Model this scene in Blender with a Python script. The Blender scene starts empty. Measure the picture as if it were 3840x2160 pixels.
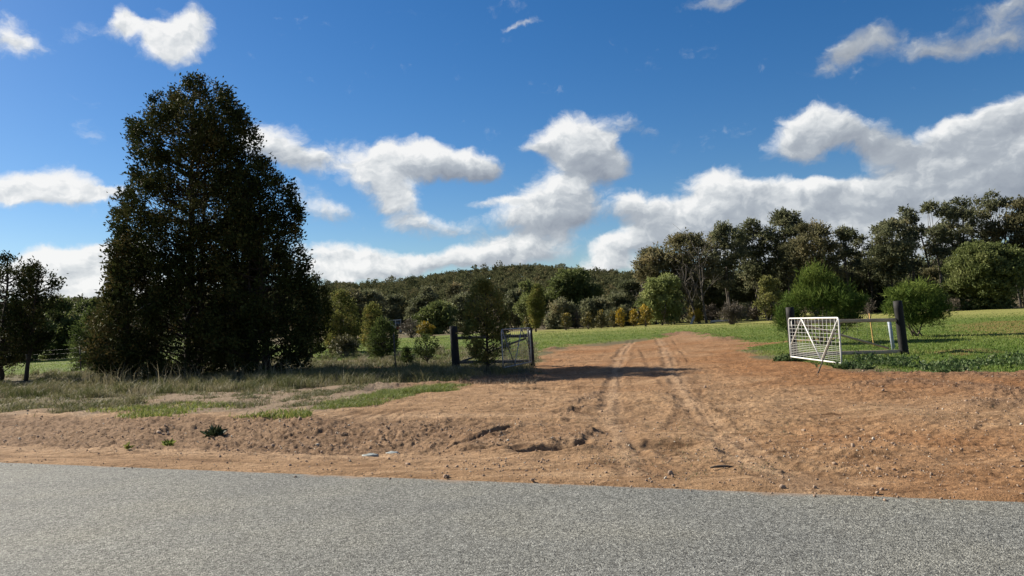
import bpy, math, random
import numpy as np
from mathutils import Vector, Matrix

rng = np.random.default_rng(7)
R = math.radians
scene = bpy.context.scene
COL = scene.collection

# ------------------------------------------------------------------ camera model (photo measured on a 2576 x 1449 grid)
FPX, CX, CY, EYE = 1932.0, 1288.0, 724.5, 1.6
ROLL = math.atan(0.050)
PITCH = math.atan(75.5 * math.cos(ROLL) / FPX)
_f = np.array([0.0, math.cos(PITCH), math.sin(PITCH)])
_u0 = np.array([0.0, -math.sin(PITCH), math.cos(PITCH)])
_r0 = np.array([1.0, 0.0, 0.0])
_u = _u0 * math.cos(ROLL) + _r0 * math.sin(ROLL)
_r = _r0 * math.cos(ROLL) - _u0 * math.sin(ROLL)

def ray(x, y):
    return _f * FPX + _r * (x - CX) - _u * (y - CY)

def P(x, y, depth):
    d = ray(x, y)
    return np.array([0, 0, EYE]) + d * (depth / d[1])

def G(x, y, z=0.0):
    d = ray(x, y)
    return np.array([0, 0, EYE]) + d * ((z - EYE) / d[2])

def at(x, depth, z=0.0):
    k = (x - CX) / FPX
    dz = z - EYE
    X = (k * (_f[1] * depth + _f[2] * dz) - _r[1] * depth - _r[2] * dz) / _r[0]
    return np.array([X, depth, z])

def ztop(X, Y, ypx):
    k = (CY - ypx) / FPX
    dz = (k * _f[1] * Y - _u[0] * X - _u[1] * Y) / (_u[2] - k * _f[2])
    return EYE + dz

# ------------------------------------------------------------------ noise
def _hash(ix, iy, seed):
    h = (ix.astype(np.int64) * 374761393 + iy.astype(np.int64) * 668265263 + seed * 1442695041) & 0x7fffffff
    h = ((h ^ (h >> 13)) * 1274126177) & 0x7fffffff
    h = h ^ (h >> 16)
    return (h & 0xffff) / 65535.0

def vnoise(x, y, seed=0):
    ix, iy = np.floor(x), np.floor(y)
    fx, fy = x - ix, y - iy
    fx = fx * fx * (3 - 2 * fx); fy = fy * fy * (3 - 2 * fy)
    a = _hash(ix, iy, seed); b = _hash(ix + 1, iy, seed)
    c = _hash(ix, iy + 1, seed); d = _hash(ix + 1, iy + 1, seed)
    return (a * (1 - fx) + b * fx) * (1 - fy) + (c * (1 - fx) + d * fx) * fy

def fbm(x, y, octv=4, seed=0):
    s = np.zeros_like(np.asarray(x, float)); a = 0.5; n = 0
    for o in range(octv):
        s += a * vnoise(x * 2 ** o + 17.3 * o, y * 2 ** o - 9.1 * o, seed + o); n += a; a *= 0.5
    return s / n

def sst(a, b, x):
    t = np.clip((x - a) / (b - a), 0, 1)
    return t * t * (3 - 2 * t)

def seg_dist(x, y, pts):
    best = np.full(np.shape(x), 1e9)
    for (ax, ay), (bx, by) in zip(pts[:-1], pts[1:]):
        dx, dy = bx - ax, by - ay
        t = np.clip(((x - ax) * dx + (y - ay) * dy) / (dx * dx + dy * dy + 1e-12), 0, 1)
        best = np.minimum(best, np.hypot(x - ax - t * dx, y - ay - t * dy))
    return best

def poly_sd(x, y, poly):                      # signed distance, positive inside
    d = seg_dist(x, y, list(poly) + [poly[0]])
    ins = np.zeros(np.shape(x), bool)
    n = len(poly)
    for i in range(n):
        ax, ay = poly[i]; bx, by = poly[(i + 1) % n]
        if ay == by: continue
        c = ((ay > y) != (by > y)) & (x < (bx - ax) * (y - ay) / (by - ay) + ax)
        ins ^= c
    return np.where(ins, d, -d)

def gp(pts):
    return [tuple(G(a, b)[:2]) for a, b in pts]

# ------------------------------------------------------------------ road frame and terrain
EDGE0 = G(0, 1158)[:2]; EDGE1 = G(2576, 1254)[:2]
_e = (EDGE1 - EDGE0) / np.linalg.norm(EDGE1 - EDGE0)
_n = np.array([-_e[1], _e[0]])
def st(x, y):
    return (x - EDGE0[0]) * _e[0] + (y - EDGE0[1]) * _e[1], (x - EDGE0[0]) * _n[0] + (y - EDGE0[1]) * _n[1]
def from_st(s, t):
    return EDGE0 + _e * s + _n * t

DIRT = gp([(-500, 1130), (-500, 1046), (0, 1042), (150, 1040), (330, 1028), (370, 1003), (480, 988), (640, 985), (800, 972),
           (900, 969), (1010, 962), (1100, 960), (1200, 945), (1340, 936), (1350, 900), (1395, 880), (1450, 869), (1530, 872), (1580, 861),
           (1650, 852), (1665, 841), (1700, 838), (1765, 838), (1800, 850), (1850, 858), (1905, 861), (1865, 880), (1900, 893),
           (1985, 905), (2060, 915), (2130, 928), (2200, 935), (2350, 938), (2576, 940), (3200, 935), (3200, 1350), (2576, 1300)])
ARM = gp([(1860, 872), (1960, 862), (2100, 852)])
BARE = [gp([(2380, 818), (2480, 808), (2680, 800), (2680, 850), (2500, 846), (2400, 838)]),
        gp([(1420, 868), (1490, 866), (1500, 872), (1440, 875)]),
        gp([(2380, 880), (2450, 876), (2490, 882), (2420, 888)]),
        gp([(840, 925), (1010, 918), (1140, 905), (1150, 915), (1010, 926), (860, 932)])]
FIELD = gp([(700, 868), (1150, 842), (1350, 832), (1500, 822), (1640, 806), (1820, 794), (1990, 788), (2200, 783), (2576, 774), (3300, 740)]) + \
        gp([(3300, 960), (2576, 940), (2130, 925), (1985, 902), (1900, 890), (1865, 878), (1600, 850), (1345, 885), (1340, 905), (1000, 905), (780, 905), (700, 905), (0, 944), (-900, 990), (-900, 918), (-300, 892), (100, 870), (500, 852)])
TRK = [gp([(1590, 856), (1565, 885), (1548, 930), (1540, 985), (1536, 1040), (1560, 1110), (1600, 1190)]),
       gp([(1655, 850), (1672, 880), (1690, 930), (1720, 985), (1770, 1045), (1840, 1110), (1920, 1170), (2060, 1240)]),
       gp([(1700, 985), (1760, 1060), (1830, 1130), (1900, 1170)])]
RUTS = [gp([(1130, 1108), (1180, 1098), (1230, 1083), (1290, 1068)]), gp([(1100, 1112), (1165, 1104), (1215, 1094)]),
        gp([(1180, 1118), (1260, 1114), (1340, 1106), (1400, 1096)]), gp([(1290, 1128), (1360, 1112), (1450, 1090), (1500, 1060)]),
        gp([(1340, 1130), (1400, 1126), (1450, 1118), (1500, 1095)]), gp([(1230, 1135), (1320, 1130)]),
        gp([(1690, 850), (1710, 880), (1735, 905)]), gp([(1770, 900), (1840, 885), (1900, 870), (1990, 855)]),
        gp([(1745, 1010), (1790, 1060), (1840, 1100)]), gp([(1750, 955), (1765, 990), (1768, 1015)]),
        gp([(1860, 1190), (1960, 1205), (2100, 1222), (2300, 1240)]), gp([(1900, 1160), (2050, 1180), (2250, 1196), (2576, 1225)]),
        gp([(2000, 1140), (2150, 1165), (2350, 1180), (2576, 1200)]), gp([(1560, 1120), (1600, 1160), (1680, 1205)]),
        gp([(1590, 1120), (1640, 1160), (1720, 1205)]), gp([(1880, 955), (2000, 970), (2150, 985), (2350, 985)]),
        gp([(1800, 920), (1900, 940), (2060, 960), (2250, 970)]), gp([(1500, 1010), (1450, 1035), (1430, 1060)]),
        gp([(1850, 1000), (1980, 1020), (2200, 1040)]), gp([(0, 1062), (400, 1060), (700, 1052), (900, 1048)]),
        gp([(0, 1128), (300, 1132), (700, 1142), (1100, 1160)]), gp([(0, 1145), (300, 1150), (700, 1162), (1100, 1180)])]
NR0 = len(RUTS)
RUTS += [gp([(690 + 42 * k, 1098), (760 + 42 * k, 1080), (850 + 38 * k, 1056 - k), (905 + 36 * k, 1040 - k)]) for k in range(5)]
for _t, _o in ((0, .13), (0, -.13), (1, .13), (1, -.13), (1, .3)):
    _p = np.array(TRK[_t]); RUTS.append([tuple(q) for q in _p + np.array([_o, 0])])
RUTS += [gp([(1610, 880), (1640, 930), (1690, 985), (1740, 1020)]), gp([(1570, 1000), (1590, 1060), (1640, 1120), (1700, 1160)]), gp([(1720, 1010), (1690, 1060), (1640, 1110), (1590, 1140)]),
         gp([(1900, 1120), (2050, 1140), (2300, 1150), (2576, 1170)]), gp([(1700, 940), (1790, 960), (1900, 975), (2060, 985)])]
TREAD = [gp([(1560, 1152), (1665, 1206)]), gp([(1985, 1214), (2115, 1240)]), gp([(2290, 1188), (2420, 1200)])]
def rut_mask(x, y):
    m = np.zeros_like(x); wv = (fbm(x * 3, y * 3, 2, 62) - .5) * .12; bk = sst(.32, .55, fbm(x * 1.7, y * 1.7, 2, 63))
    for ir, pl in enumerate(RUTS):
        d = seg_dist(x, y, pl) + wv
        m = np.maximum(m, sst(.13, .02, d) * bk * (1.0 if ir < 6 else .7))
    for (ax, ay), (bx, by) in TREAD:
        L_ = math.hypot(bx - ax, by - ay); ux, uy = (bx - ax) / L_, (by - ay) / L_
        al = (x - ax) * ux + (y - ay) * uy; dd = (x - ax) * -uy + (y - ay) * ux
        m = np.maximum(m, sst(.15, .11, np.abs(dd + wv * .3)) * sst(0, .15, al) * sst(L_, L_ - .15, al) * np.where((np.floor(al / .06) + np.floor(dd / .055)) % 2 > 0, 1.0, .25) * sst(.25, .5, bk + .3))
    return m
RIDGES = [(gp([(890, 985), (960, 972), (1040, 966), (1120, 962), (1180, 958), (1260, 955), (1340, 950)]), .16, .45),
          (gp([(2130, 930), (2250, 936), (2400, 942), (2700, 944)]), .10, .5),
          (gp([(2180, 962), (2300, 955), (2420, 968), (2600, 985)]), .12, .45),
          (gp([(2440, 1012), (2520, 1008), (2640, 1015)]), .14, .35),
          (gp([(1150, 1108), (1220, 1106), (1270, 1100)]), .07, .2), (gp([(1400, 1105), (1450, 1098), (1490, 1085)]), .05, .2),
          (gp([(900, 1108), (980, 1100), (1060, 1095)]), .05, .2),
          (gp([(1370, 882), (1420, 878)]), .2, .5), (gp([(1650, 846), (1720, 838), (1790, 848), (1830, 857)]), .30, .8),
          (gp([(2390, 884), (2480, 880)]), .12, .4), (gp([(1900, 884), (1960, 893)]), .1, .4),
          (gp([(60, 1020), (120, 1012), (190, 1018)]), .14, .35), (gp([(1440, 1010), (1480, 1000), (1500, 985)]), .05, .18),
          (gp([(1440, 1045), (1455, 1030)]), .06, .15)]
PITS = [(G(1362, 976)[:2], .30, .14), (G(1385, 1128)[:2], .22, .10), (G(1430, 1121)[:2], .25, .10), (G(1448, 1040)[:2], .2, .07),
        (G(1750, 905)[:2], .3, .06), (G(1700, 1120)[:2], .25, .05)]

def ridge_h(az):                              # bush covered range behind the paddock, ground height in metres
    a = np.degrees(az)
    return np.interp(a, [-60, -38, -29, -20, -14, -12.5, -9.9, -6.7, -4, -1.4, 1.2, 3.3, 5.7, 8, 12, 20, 40, 60],
                        [18, 20, 22, 25, 27.5, 28, 26, 30, 33, 35.5, 36, 33.5, 30, 26, 22, 18, 14, 12])

def macro(x, y):
    s, t = st(x, y)
    lw = 1 - sst(4.2, 7.5, s + (fbm(x * .4, y * .4, 2, 5) - .5) * 2)             # drain along the left verge
    dr = np.interp(t, [0, .9, 1.75, 2.3, 4.1, 6, 9], [0, -.03, -.15, -.13, .07, .06, 0]) * lw
    z = dr + (fbm(x * .12, y * .12, 3, 3) - .5) * .14 * sst(.3, 4, t)
    r = np.hypot(x, y)
    z = z + (fbm(x * .03, y * .03, 3, 11) - .5) * .5 * sst(30, 90, r)
    h = ridge_h(np.arctan2(x, y)) + (fbm(x * .012, y * .012, 3, 21) - .5) * 4
    z = z + np.where(y > 0, h, 6) * sst(150, 700, r) * np.where(r > 430, 1 + (r - 430) * .0000, 1)
    return z

def masks(x, y):
    w1 = (fbm(x * 1.3, y * 1.3, 4, 31) - .5)
    far = np.clip(y / 20, .5, 3)
    sd = poly_sd(x, y, DIRT) + w1 * 1.3 * np.clip(y / 16, .6, 2.2) + (fbm(x * 6, y * 6, 2, 33) - .5) * .3
    dirt = sst(-.22, .28, sd)
    dirt = np.maximum(dirt, sst(.55, .2, seg_dist(x, y, ARM) + w1 * .5))
    for ib, b in enumerate(BARE):
        dirt = np.maximum(dirt, (.42 if ib == 0 else .75) * sst(-.6, 1.2, poly_sd(x, y, b) + w1 * 3))
    s, t = st(x, y)
    dirt = np.maximum(dirt, sst(1.0, .4, t))
    green = sst(-1.0, 1.0, poly_sd(x, y, FIELD) + w1 * 3)
    pale = np.zeros_like(x)
    wob = (fbm(x * .8, y * .8, 2, 41) - .5) * .25
    for k, tr in enumerate(TRK):
        d = seg_dist(x, y, tr) + wob
        pale = np.maximum(pale, sst(.30, .10, d) * (.8 if k < 2 else .22) * sst(.25, .6, fbm(x * .9, y * .9, 3, 43) + .12))
    lw = 1 - sst(4, 9, s)
    pale = np.maximum(pale, (sst(.75, .2, np.abs(t - 1.25 + wob)) * .75 + sst(.3, .08, np.abs(t - 4.35 + wob * 2)) * .8) * lw)
    rough = np.zeros_like(x)
    rough = np.maximum(rough, sst(1.55, 1.9, t + wob) * sst(4.3, 3.7, t) * lw)
    for pl, h, w in RIDGES:
        rough = np.maximum(rough, np.exp(-(seg_dist(x, y, pl) / (w * 1.3)) ** 2))
    return dirt, green, np.clip(pale, 0, 1), np.clip(rough, 0, 1), s, t

def micro(x, y, dirt, rough, s, t):
    near = sst(60, 25, np.hypot(x, y))
    z = (fbm(x * 1.1, y * 1.1, 3, 51) - .5) * .10 * near * sst(.2, 1.5, t)
    z = z + (fbm(x * 4.2, y * 4.2, 3, 53) - .5) * (.030 * dirt + .03) * near * sst(.0, .8, t)
    cl = fbm(x * 9, y * 9, 3, 57)
    su, tu = st(x, y)
    z = z + rough * (np.maximum(cl - .42, 0) * .07 + (fbm(su * 2.0, tu * 8, 3, 67) - .5) * .05 + (vnoise(x * 19, y * 19, 58) - .5) * .030 + (vnoise(x * 37, y * 37, 60) - .5) * .022) * near
    z = z + ((vnoise(x * 14, y * 14, 59) - .5) * .016 + (vnoise(x * 31, y * 31, 64) - .5) * .010) * near * dirt * (.35 + 1.3 * sst(.35, .7, fbm(x * .6, y * .6, 3, 65)))
    rn = .15 + 1.3 * fbm(x * 2.2, y * 2.2, 4, 61)
    for pl, h, w in RIDGES:
        d = seg_dist(x, y, pl)
        z = z + h * .55 * np.exp(-(d / w) ** 2) * rn
    cut = np.zeros_like(x); lipz = np.zeros_like(x); wv = (fbm(x * 3, y * 3, 2, 62) - .5) * .12; brk = sst(.3, .55, fbm(x * 1.7, y * 1.7, 2, 63))
    for ir, pl in enumerate(RUTS):
        am = 1.5 if ir < 6 else .65 if ir < NR0 else .45
        d = seg_dist(x, y, pl) + wv
        cut = np.maximum(cut, am * np.exp(-(d / .06) ** 2) * brk); lipz = np.maximum(lipz, am * np.exp(-((d - .14) / .07) ** 2) * brk)
    z = z - .034 * cut + .016 * lipz * (1 - np.minimum(1, cut))
    tw = (fbm(x * 1.1, y * 1.1, 3, 66) - .5) * .3
    for pl in TRK:
        d = seg_dist(x, y, pl)
        d = d + tw
        z = z - .008 * sst(.28, .15, d) + .007 * np.exp(-((d - .33) / .08) ** 2)
    for c, w, dp in PITS:
        q = (x - c[0]) ** 2 / (w * 1.6) ** 2 + (y - c[1]) ** 2 / (w * 1.0) ** 2
        z = z - dp * np.exp(-q) * 1.2 + dp * .4 * np.exp(-((np.sqrt(q) - 1.5) / .4) ** 2)
    # running surface meets the road seal: sinks just below it, ragged lip
    lip = (fbm(x * 2.1, y * 2.1, 3, 71) - .5) * .05 + .006
    z = np.where(t < 1.0, z * sst(.0, 1.0, t) + lip * sst(-.22, .0, t) * sst(1.0, .1, t) - .06 * sst(.06, -.22, t), z)
    return z

def ground_z(x, y):
    x = np.atleast_1d(np.asarray(x, float)); y = np.atleast_1d(np.asarray(y, float))
    d, g, p, r, s, t = masks(x, y)
    return macro(x, y) + micro(x, y, d, r, s, t)

def gz(x, y):
    return float(ground_z([x], [y])[0])

# ------------------------------------------------------------------ mesh helpers
def make_mesh(name, V, F, mat=None, attrs=None, smooth=False, parent=None, cols=None):
    """V (n,3); F: list of index arrays, each (m,k)"""
    me = bpy.data.meshes.new(name)
    V = np.asarray(V, np.float32)
    if not isinstance(F, (list, tuple)): F = [F]
    F = [np.asarray(f, np.int32) for f in F if len(f)]
    me.vertices.add(len(V)); me.vertices.foreach_set('co', V.ravel())
    loops = np.concatenate([f.ravel() for f in F])
    tot = np.concatenate([np.full(len(f), f.shape[1], np.int32) for f in F])
    start = np.concatenate([[0], np.cumsum(tot)[:-1]]).astype(np.int32)
    me.loops.add(len(loops)); me.loops.foreach_set('vertex_index', loops.astype(np.int32))
    me.polygons.add(len(tot)); me.polygons.foreach_set('loop_start', start); me.polygons.foreach_set('loop_total', tot)
    if smooth: me.polygons.foreach_set('use_smooth', np.ones(len(tot), bool))
    for k, a in (attrs or {}).items():
        at_ = me.attributes.new(k, 'FLOAT', 'POINT'); at_.data.foreach_set('value', np.asarray(a, np.float32))
    for k, a in (cols or {}).items():
        at_ = me.attributes.new(k, 'FLOAT_COLOR', 'POINT'); at_.data.foreach_set('color', np.asarray(a, np.float32).ravel())
    me.update(calc_edges=True); me.validate()
    if mat: me.materials.append(mat)
    o = bpy.data.objects.new(name, me); COL.objects.link(o)
    if parent: o.parent = parent
    return o

def tag(o, label=None, cat=None, group=None, kind=None):
    if label: o['label'] = label
    if cat: o['category'] = cat
    if group: o['group'] = group
    if kind: o['kind'] = kind
    return o

def thing(name, loc, label, cat, group=None, rz=0.0):
    o = bpy.data.objects.new(name, None); COL.objects.link(o)
    o.location = [float(v) for v in loc]; o.rotation_euler = (0, 0, rz); o.empty_display_size = .2
    return tag(o, label, cat, group)

class MB:
    def __init__(s): s.V = []; s.Q = []; s.T = []; s.n = 0
    def add(s, V, Q=(), T=()):
        s.V.append(np.asarray(V, float))
        if len(Q): s.Q.append(np.asarray(Q) + s.n)
        if len(T): s.T.append(np.asarray(T) + s.n)
        s.n += len(V)
    def tube(s, pts, rad, k=8, cap=True, rough=0.0):
        pts = np.asarray(pts, float); m = len(pts)
        rad = np.broadcast_to(np.asarray(rad, float), (m,))
        tan = np.gradient(pts, axis=0); tan /= np.linalg.norm(tan, axis=1)[:, None] + 1e-9
        ref = np.array([0.31, 0.87, 0.12]) if abs(tan[0] @ np.array([0, 0, 1])) > .7 else np.array([0, 0, 1.0])
        a = np.cross(tan, ref); a /= np.linalg.norm(a, axis=1)[:, None] + 1e-9
        b = np.cross(tan, a)
        th = np.arange(k) * 2 * math.pi / k
        ring = np.cos(th)[None, :, None] * a[:, None] + np.sin(th)[None, :, None] * b[:, None]
        rr = rad[:, None, None] * (1 + (rng.random((m, k, 1)) - .5) * rough)
        V = (pts[:, None] + ring * rr).reshape(-1, 3)
        i = np.arange(m - 1)[:, None] * k; j = np.arange(k)[None]; j2 = (j + 1) % k
        Q = np.stack([i + j, i + j2, i + k + j2, i + k + j], -1).reshape(-1, 4)
        T = []
        if cap:
            V = np.vstack([V, pts[0], pts[-1]])
            c0, c1 = m * k, m * k + 1
            for q in range(k):
                T.append((c0, (q + 1) % k, q)); T.append((c1, (m - 1) * k + q, (m - 1) * k + (q + 1) % k))
        s.add(V, Q, T)
    def beam(s, p0, p1, w, h, up=(0, 0, 1), n=1, wob=0.0):
        """board with chamfered edges from p0 to p1: w across, h along up"""
        p0 = np.asarray(p0, float); p1 = np.asarray(p1, float)
        t = p1 - p0; t /= np.linalg.norm(t)
        a = np.cross(t, np.asarray(up, float)); a /= np.linalg.norm(a); b = np.cross(a, t)
        c = min(w, h) * .12
        prof = [(-w/2 + c, -h/2), (w/2 - c, -h/2), (w/2, -h/2 + c), (w/2, h/2 - c), (w/2 - c, h/2), (-w/2 + c, h/2), (-w/2, h/2 - c), (-w/2, -h/2 + c)]
        V = []; k = 8
        for i in range(n + 1):
            o = p0 + (p1 - p0) * i / n + (a * (rng.random() - .5) + b * (rng.random() - .5)) * wob
            V += [o + a * u + b * v for u, v in prof]
        Q = [(i * k + j, i * k + (j + 1) % k, (i + 1) * k + (j + 1) % k, (i + 1) * k + j) for i in range(n) for j in range(k)]
        T = []
        for q in range(1, k - 1):
            T.append((0, q + 1, q)); T.append((n * k, n * k + q, n * k + q + 1))
        s.add(V, Q, T)
    def build(s, name, mat, parent=None, smooth=False, origin=None):
        V = np.vstack(s.V)
        if origin is not None: V = V - np.asarray(origin)
        F = []
        if s.Q: F.append(np.vstack(s.Q))
        if s.T: F.append(np.vstack(s.T))
        return make_mesh(name, V, F, mat, smooth=smooth, parent=parent)

# ------------------------------------------------------------------ materials
def new_mat(name):
    m = bpy.data.materials.new(name); m.use_nodes = True
    nt = m.node_tree; nt.nodes.clear()
    out = nt.nodes.new('ShaderNodeOutputMaterial'); b = nt.nodes.new('ShaderNodeBsdfPrincipled')
    nt.links.new(b.outputs[0], out.inputs[0])
    b.inputs['Specular IOR Level'].default_value = .25
    return m, nt, b, out

def nd(nt, t, **kw):
    n = nt.nodes.new(t)
    for k, v in kw.items():
        if k.startswith('i_'):
            key = k[2:]; n.inputs[int(key) if key.isdigit() else key.replace('_', ' ')].default_value = v
        else: setattr(n, k, v)
    return n

def ramp(nt, stops, interp='LINEAR'):
    n = nt.nodes.new('ShaderNodeValToRGB'); cr = n.color_ramp; cr.interpolation = interp
    while len(cr.elements) < len(stops): cr.elements.new(.5)
    for e, (p, c) in zip(cr.elements, stops):
        e.position = p; e.color = (*c, 1)
    return n

def mathn(nt, op, a, b=None, c=None, clamp=False):
    n = nt.nodes.new('ShaderNodeMath'); n.operation = op; n.use_clamp = clamp
    for i, v in enumerate((a, b, c)):
        if v is None: continue
        if isinstance(v, (int, float)): n.inputs[i].default_value = v
        else: nt.links.new(v, n.inputs[i])
    return n.outputs[0]

def mixc(nt, f, a, b, mode='MIX'):
    n = nt.nodes.new('ShaderNodeMix'); n.data_type = 'RGBA'; n.blend_type = mode; n.clamp_factor = True
    for s, v in ((n.inputs['Factor'], f), (n.inputs[6], a), (n.inputs[7], b)):
        if isinstance(v, (int, float)): s.default_value = v
        elif isinstance(v, tuple): s.default_value = (*v, 1)
        else: nt.links.new(v, s)
    return n.outputs[2]

def noise(nt, vec, scale, detail=3, rough=.55, dist=0.0):
    n = nt.nodes.new('ShaderNodeTexNoise'); n.inputs['Scale'].default_value = scale; n.inputs['Detail'].default_value = detail
    n.inputs['Roughness'].default_value = rough; n.inputs['Distortion'].default_value = dist
    if vec is not None: nt.links.new(vec, n.inputs['Vector'])
    return n

def smooth(nt, v, a, b, lo=0.0, hi=1.0):
    n = nt.nodes.new('ShaderNodeMapRange'); n.interpolation_type = 'SMOOTHSTEP'
    nt.links.new(v, n.inputs[0])
    for i, q in zip((1, 2, 3, 4), (a, b, lo, hi)): n.inputs[i].default_value = q
    return n.outputs[0]

def leaf_mat(name, stops, trans=.3, rough=.6, spec=.2):
    m, nt, b, out = new_mat(name)
    a = nd(nt, 'ShaderNodeAttribute', attribute_name='tint')
    r = ramp(nt, stops); nt.links.new(a.outputs['Fac'], r.inputs[0])
    nt.links.new(r.outputs[0], b.inputs['Base Color'])
    b.inputs['Roughness'].default_value = rough; b.inputs['Specular IOR Level'].default_value = spec
    t = nt.nodes.new('ShaderNodeBsdfTranslucent'); nt.links.new(r.outputs[0], t.inputs[0])
    mx = nt.nodes.new('ShaderNodeMixShader'); mx.inputs[0].default_value = trans
    nt.links.new(b.outputs[0], mx.inputs[1]); nt.links.new(t.outputs[0], mx.inputs[2]); nt.links.new(mx.outputs[0], out.inputs[0])
    return m

def plain_mat(name, col, col2=None, scale=6.0, rough=.7, metal=0.0, bump=.3, spec=.3, stretch=(1, 1, 1)):
    m, nt, b, out = new_mat(name)
    tc = nt.nodes.new('ShaderNodeTexCoord')
    mp = nd(nt, 'ShaderNodeMapping'); mp.inputs['Scale'].default_value = stretch; nt.links.new(tc.outputs['Object'], mp.inputs[0])
    n = noise(nt, mp.outputs[0], scale, 5, .6)
    c = ramp(nt, [(.3, col), (.7, col2 or tuple(v * .7 for v in col))]); nt.links.new(n.outputs[0], c.inputs[0])
    nt.links.new(c.outputs[0], b.inputs['Base Color'])
    b.inputs['Roughness'].default_value = rough; b.inputs['Metallic'].default_value = metal; b.inputs['Specular IOR Level'].default_value = spec
    if bump:
        bp = nd(nt, 'ShaderNodeBump'); bp.inputs['Strength'].default_value = bump; bp.inputs['Distance'].default_value = .02
        nt.links.new(n.outputs[0], bp.inputs['Height']); nt.links.new(bp.outputs[0], b.inputs['Normal'])
    return m

M = {}
M['cypress'] = leaf_mat('cypress_leaf', [(0, (.018, .025, .008)), (.45, (.036, .047, .014)), (.75, (.070, .074, .024)), (1, (.12, .092, .036))], .15, .7, .05)
M['cypress_green'] = leaf_mat('cypress_green_leaf', [(0, (.036, .054, .016)), (.6, (.082, .112, .033)), (1, (.15, .16, .05))], .32, .7, .05)
M['cypress_gold'] = leaf_mat('cypress_gold_leaf', [(0, (.075, .085, .022)), (.5, (.150, .160, .045)), (1, (.28, .21, .065))], .38, .7, .05)
M['gum'] = leaf_mat('gum_leaf', [(0, (.062, .072, .036)), (.5, (.122, .132, .072)), (.8, (.18, .18, .10)), (1, (.23, .195, .105))], .4, .6, .1)
M['gum_brown'] = leaf_mat('gum_brown_leaf', [(0, (.066, .068, .034)), (.5, (.130, .124, .064)), (1, (.22, .18, .09))], .4, .6, .1)
M['gum_green'] = leaf_mat('gum_green_leaf', [(0, (.058, .076, .026)), (.5, (.115, .140, .046)), (1, (.19, .205, .080))], .35, .6, .1)
M['gum_bright'] = leaf_mat('gum_bright_leaf', [(0, (.10, .125, .042)), (.5, (.20, .23, .082)), (1, (.32, .34, .14))], .38, .6, .1)
M['gum_yellow'] = leaf_mat('gum_yellow_leaf', [(0, (.11, .115, .038)), (.5, (.20, .20, .068)), (1, (.30, .275, .105))], .38, .6, .1)
M['sheoak'] = leaf_mat('feathery_leaf', [(0, (.026, .046, .011)), (.5, (.066, .106, .022)), (1, (.145, .185, .040))], .3, .7, .05)
M['wattle'] = leaf_mat('wattle_flower', [(0, (.07, .07, .02)), (.35, (.14, .12, .025)), (.6, (.29, .20, .026)), (1, (.42, .29, .035))], .2)
M['wattle_dull'] = leaf_mat('wattle_dull_leaf', [(0, (.055, .06, .027)), (.6, (.105, .098, .042)), (.85, (.17, .14, .042)), (1, (.30, .22, .04))], .2)
M['greyshrub'] = leaf_mat('grey_twig_leaf', [(0, (.06, .05, .038)), (.6, (.11, .09, .068)), (1, (.17, .14, .10))], .1)
M['forest'] = leaf_mat('range_forest_leaf', [(0, (.055, .062, .031)), (.4, (.090, .096, .047)), (.75, (.130, .130, .066)), (1, (.165, .14, .075))], .2, .8, .0)
M['grass'] = leaf_mat('paddock_grass_blade', [(0, (.055, .105, .016)), (.5, (.105, .168, .029)), (.85, (.185, .215, .052)), (1, (.29, .26, .10))], .4)
M['drygrass'] = leaf_mat('verge_grass_blade', [(0, (.060, .075, .024)), (.35, (.115, .120, .048)), (.7, (.20, .175, .10)), (1, (.32, .28, .19))], .3)
M['lush'] = leaf_mat('lush_grass_blade', [(0, (.075, .11, .022)), (.6, (.15, .19, .048)), (1, (.29, .27, .08))], .35)
M['weed'] = leaf_mat('weed_leaf', [(0, (.035, .065, .018)), (.6, (.070, .110, .036)), (1, (.13, .16, .075))], .25, .55, .15)
M['darkweed'] = leaf_mat('dark_weed_leaf', [(0, (.014, .028, .011)), (.6, (.034, .056, .022)), (1, (.10, .13, .065))], .1, .45, .3)
M['bark'] = plain_mat('cypress_bark', (.055, .042, .032), (.025, .02, .016), 10, .9, stretch=(1, 1, .25))
M['gumbark'] = plain_mat('gum_bark', (.115, .098, .08), (.045, .038, .032), 3, .8, stretch=(1, 1, .2))
M['palebark'] = plain_mat('bleached_wood', (.42, .38, .33), (.25, .22, .19), 6, .8)
M['twig'] = plain_mat('shrub_twig', (.14, .11, .09), (.07, .055, .045), 8, .9)
M['blackpost'] = plain_mat('blackened_timber', (.005, .005, .0055), (.013, .012, .012), 14, .75, bump=.6, stretch=(1, 1, .2))
M['rail'] = plain_mat('weathered_rail', (.50, .38, .27), (.30, .23, .165), 12, .8, bump=.4, stretch=(.3, 1, 1))
M['darkrail'] = plain_mat('dark_rail', (.10, .085, .07), (.05, .042, .036), 12, .8, bump=.4)
M['gatewhite'] = plain_mat('white_paint', (.66, .66, .64), (.52, .52, .49), 5, .45, bump=.05, spec=.4)
M['galv'] = plain_mat('galvanised_steel', (.27, .285, .30), (.19, .20, .21), 20, .5, metal=.5, bump=.05)
M['wire'] = plain_mat('fence_wire', (.16, .155, .15), (.1, .1, .095), 20, .6, metal=.3, bump=0)
M['star'] = plain_mat('dark_steel_picket', (.05, .045, .045), (.03, .026, .025), 20, .6, bump=.1)
M['pvc'] = plain_mat('pale_pipe', (.28, .32, .38), (.24, .28, .33), 5, .6, bump=.02)
M['stake'] = plain_mat('yellow_stake_wood', (.55, .36, .13), (.42, .26, .09), 9, .7, bump=.2)
M['stick'] = plain_mat('dark_stick', (.05, .04, .033), (.09, .07, .055), 10, .85)
M['scrap'] = plain_mat('crumpled_scrap', (.28, .30, .29), (.15, .17, .17), 18, .6, bump=.5)
M['stone'] = plain_mat('pebble', (.30, .22, .16), (.18, .12, .085), 7, .9)
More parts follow.
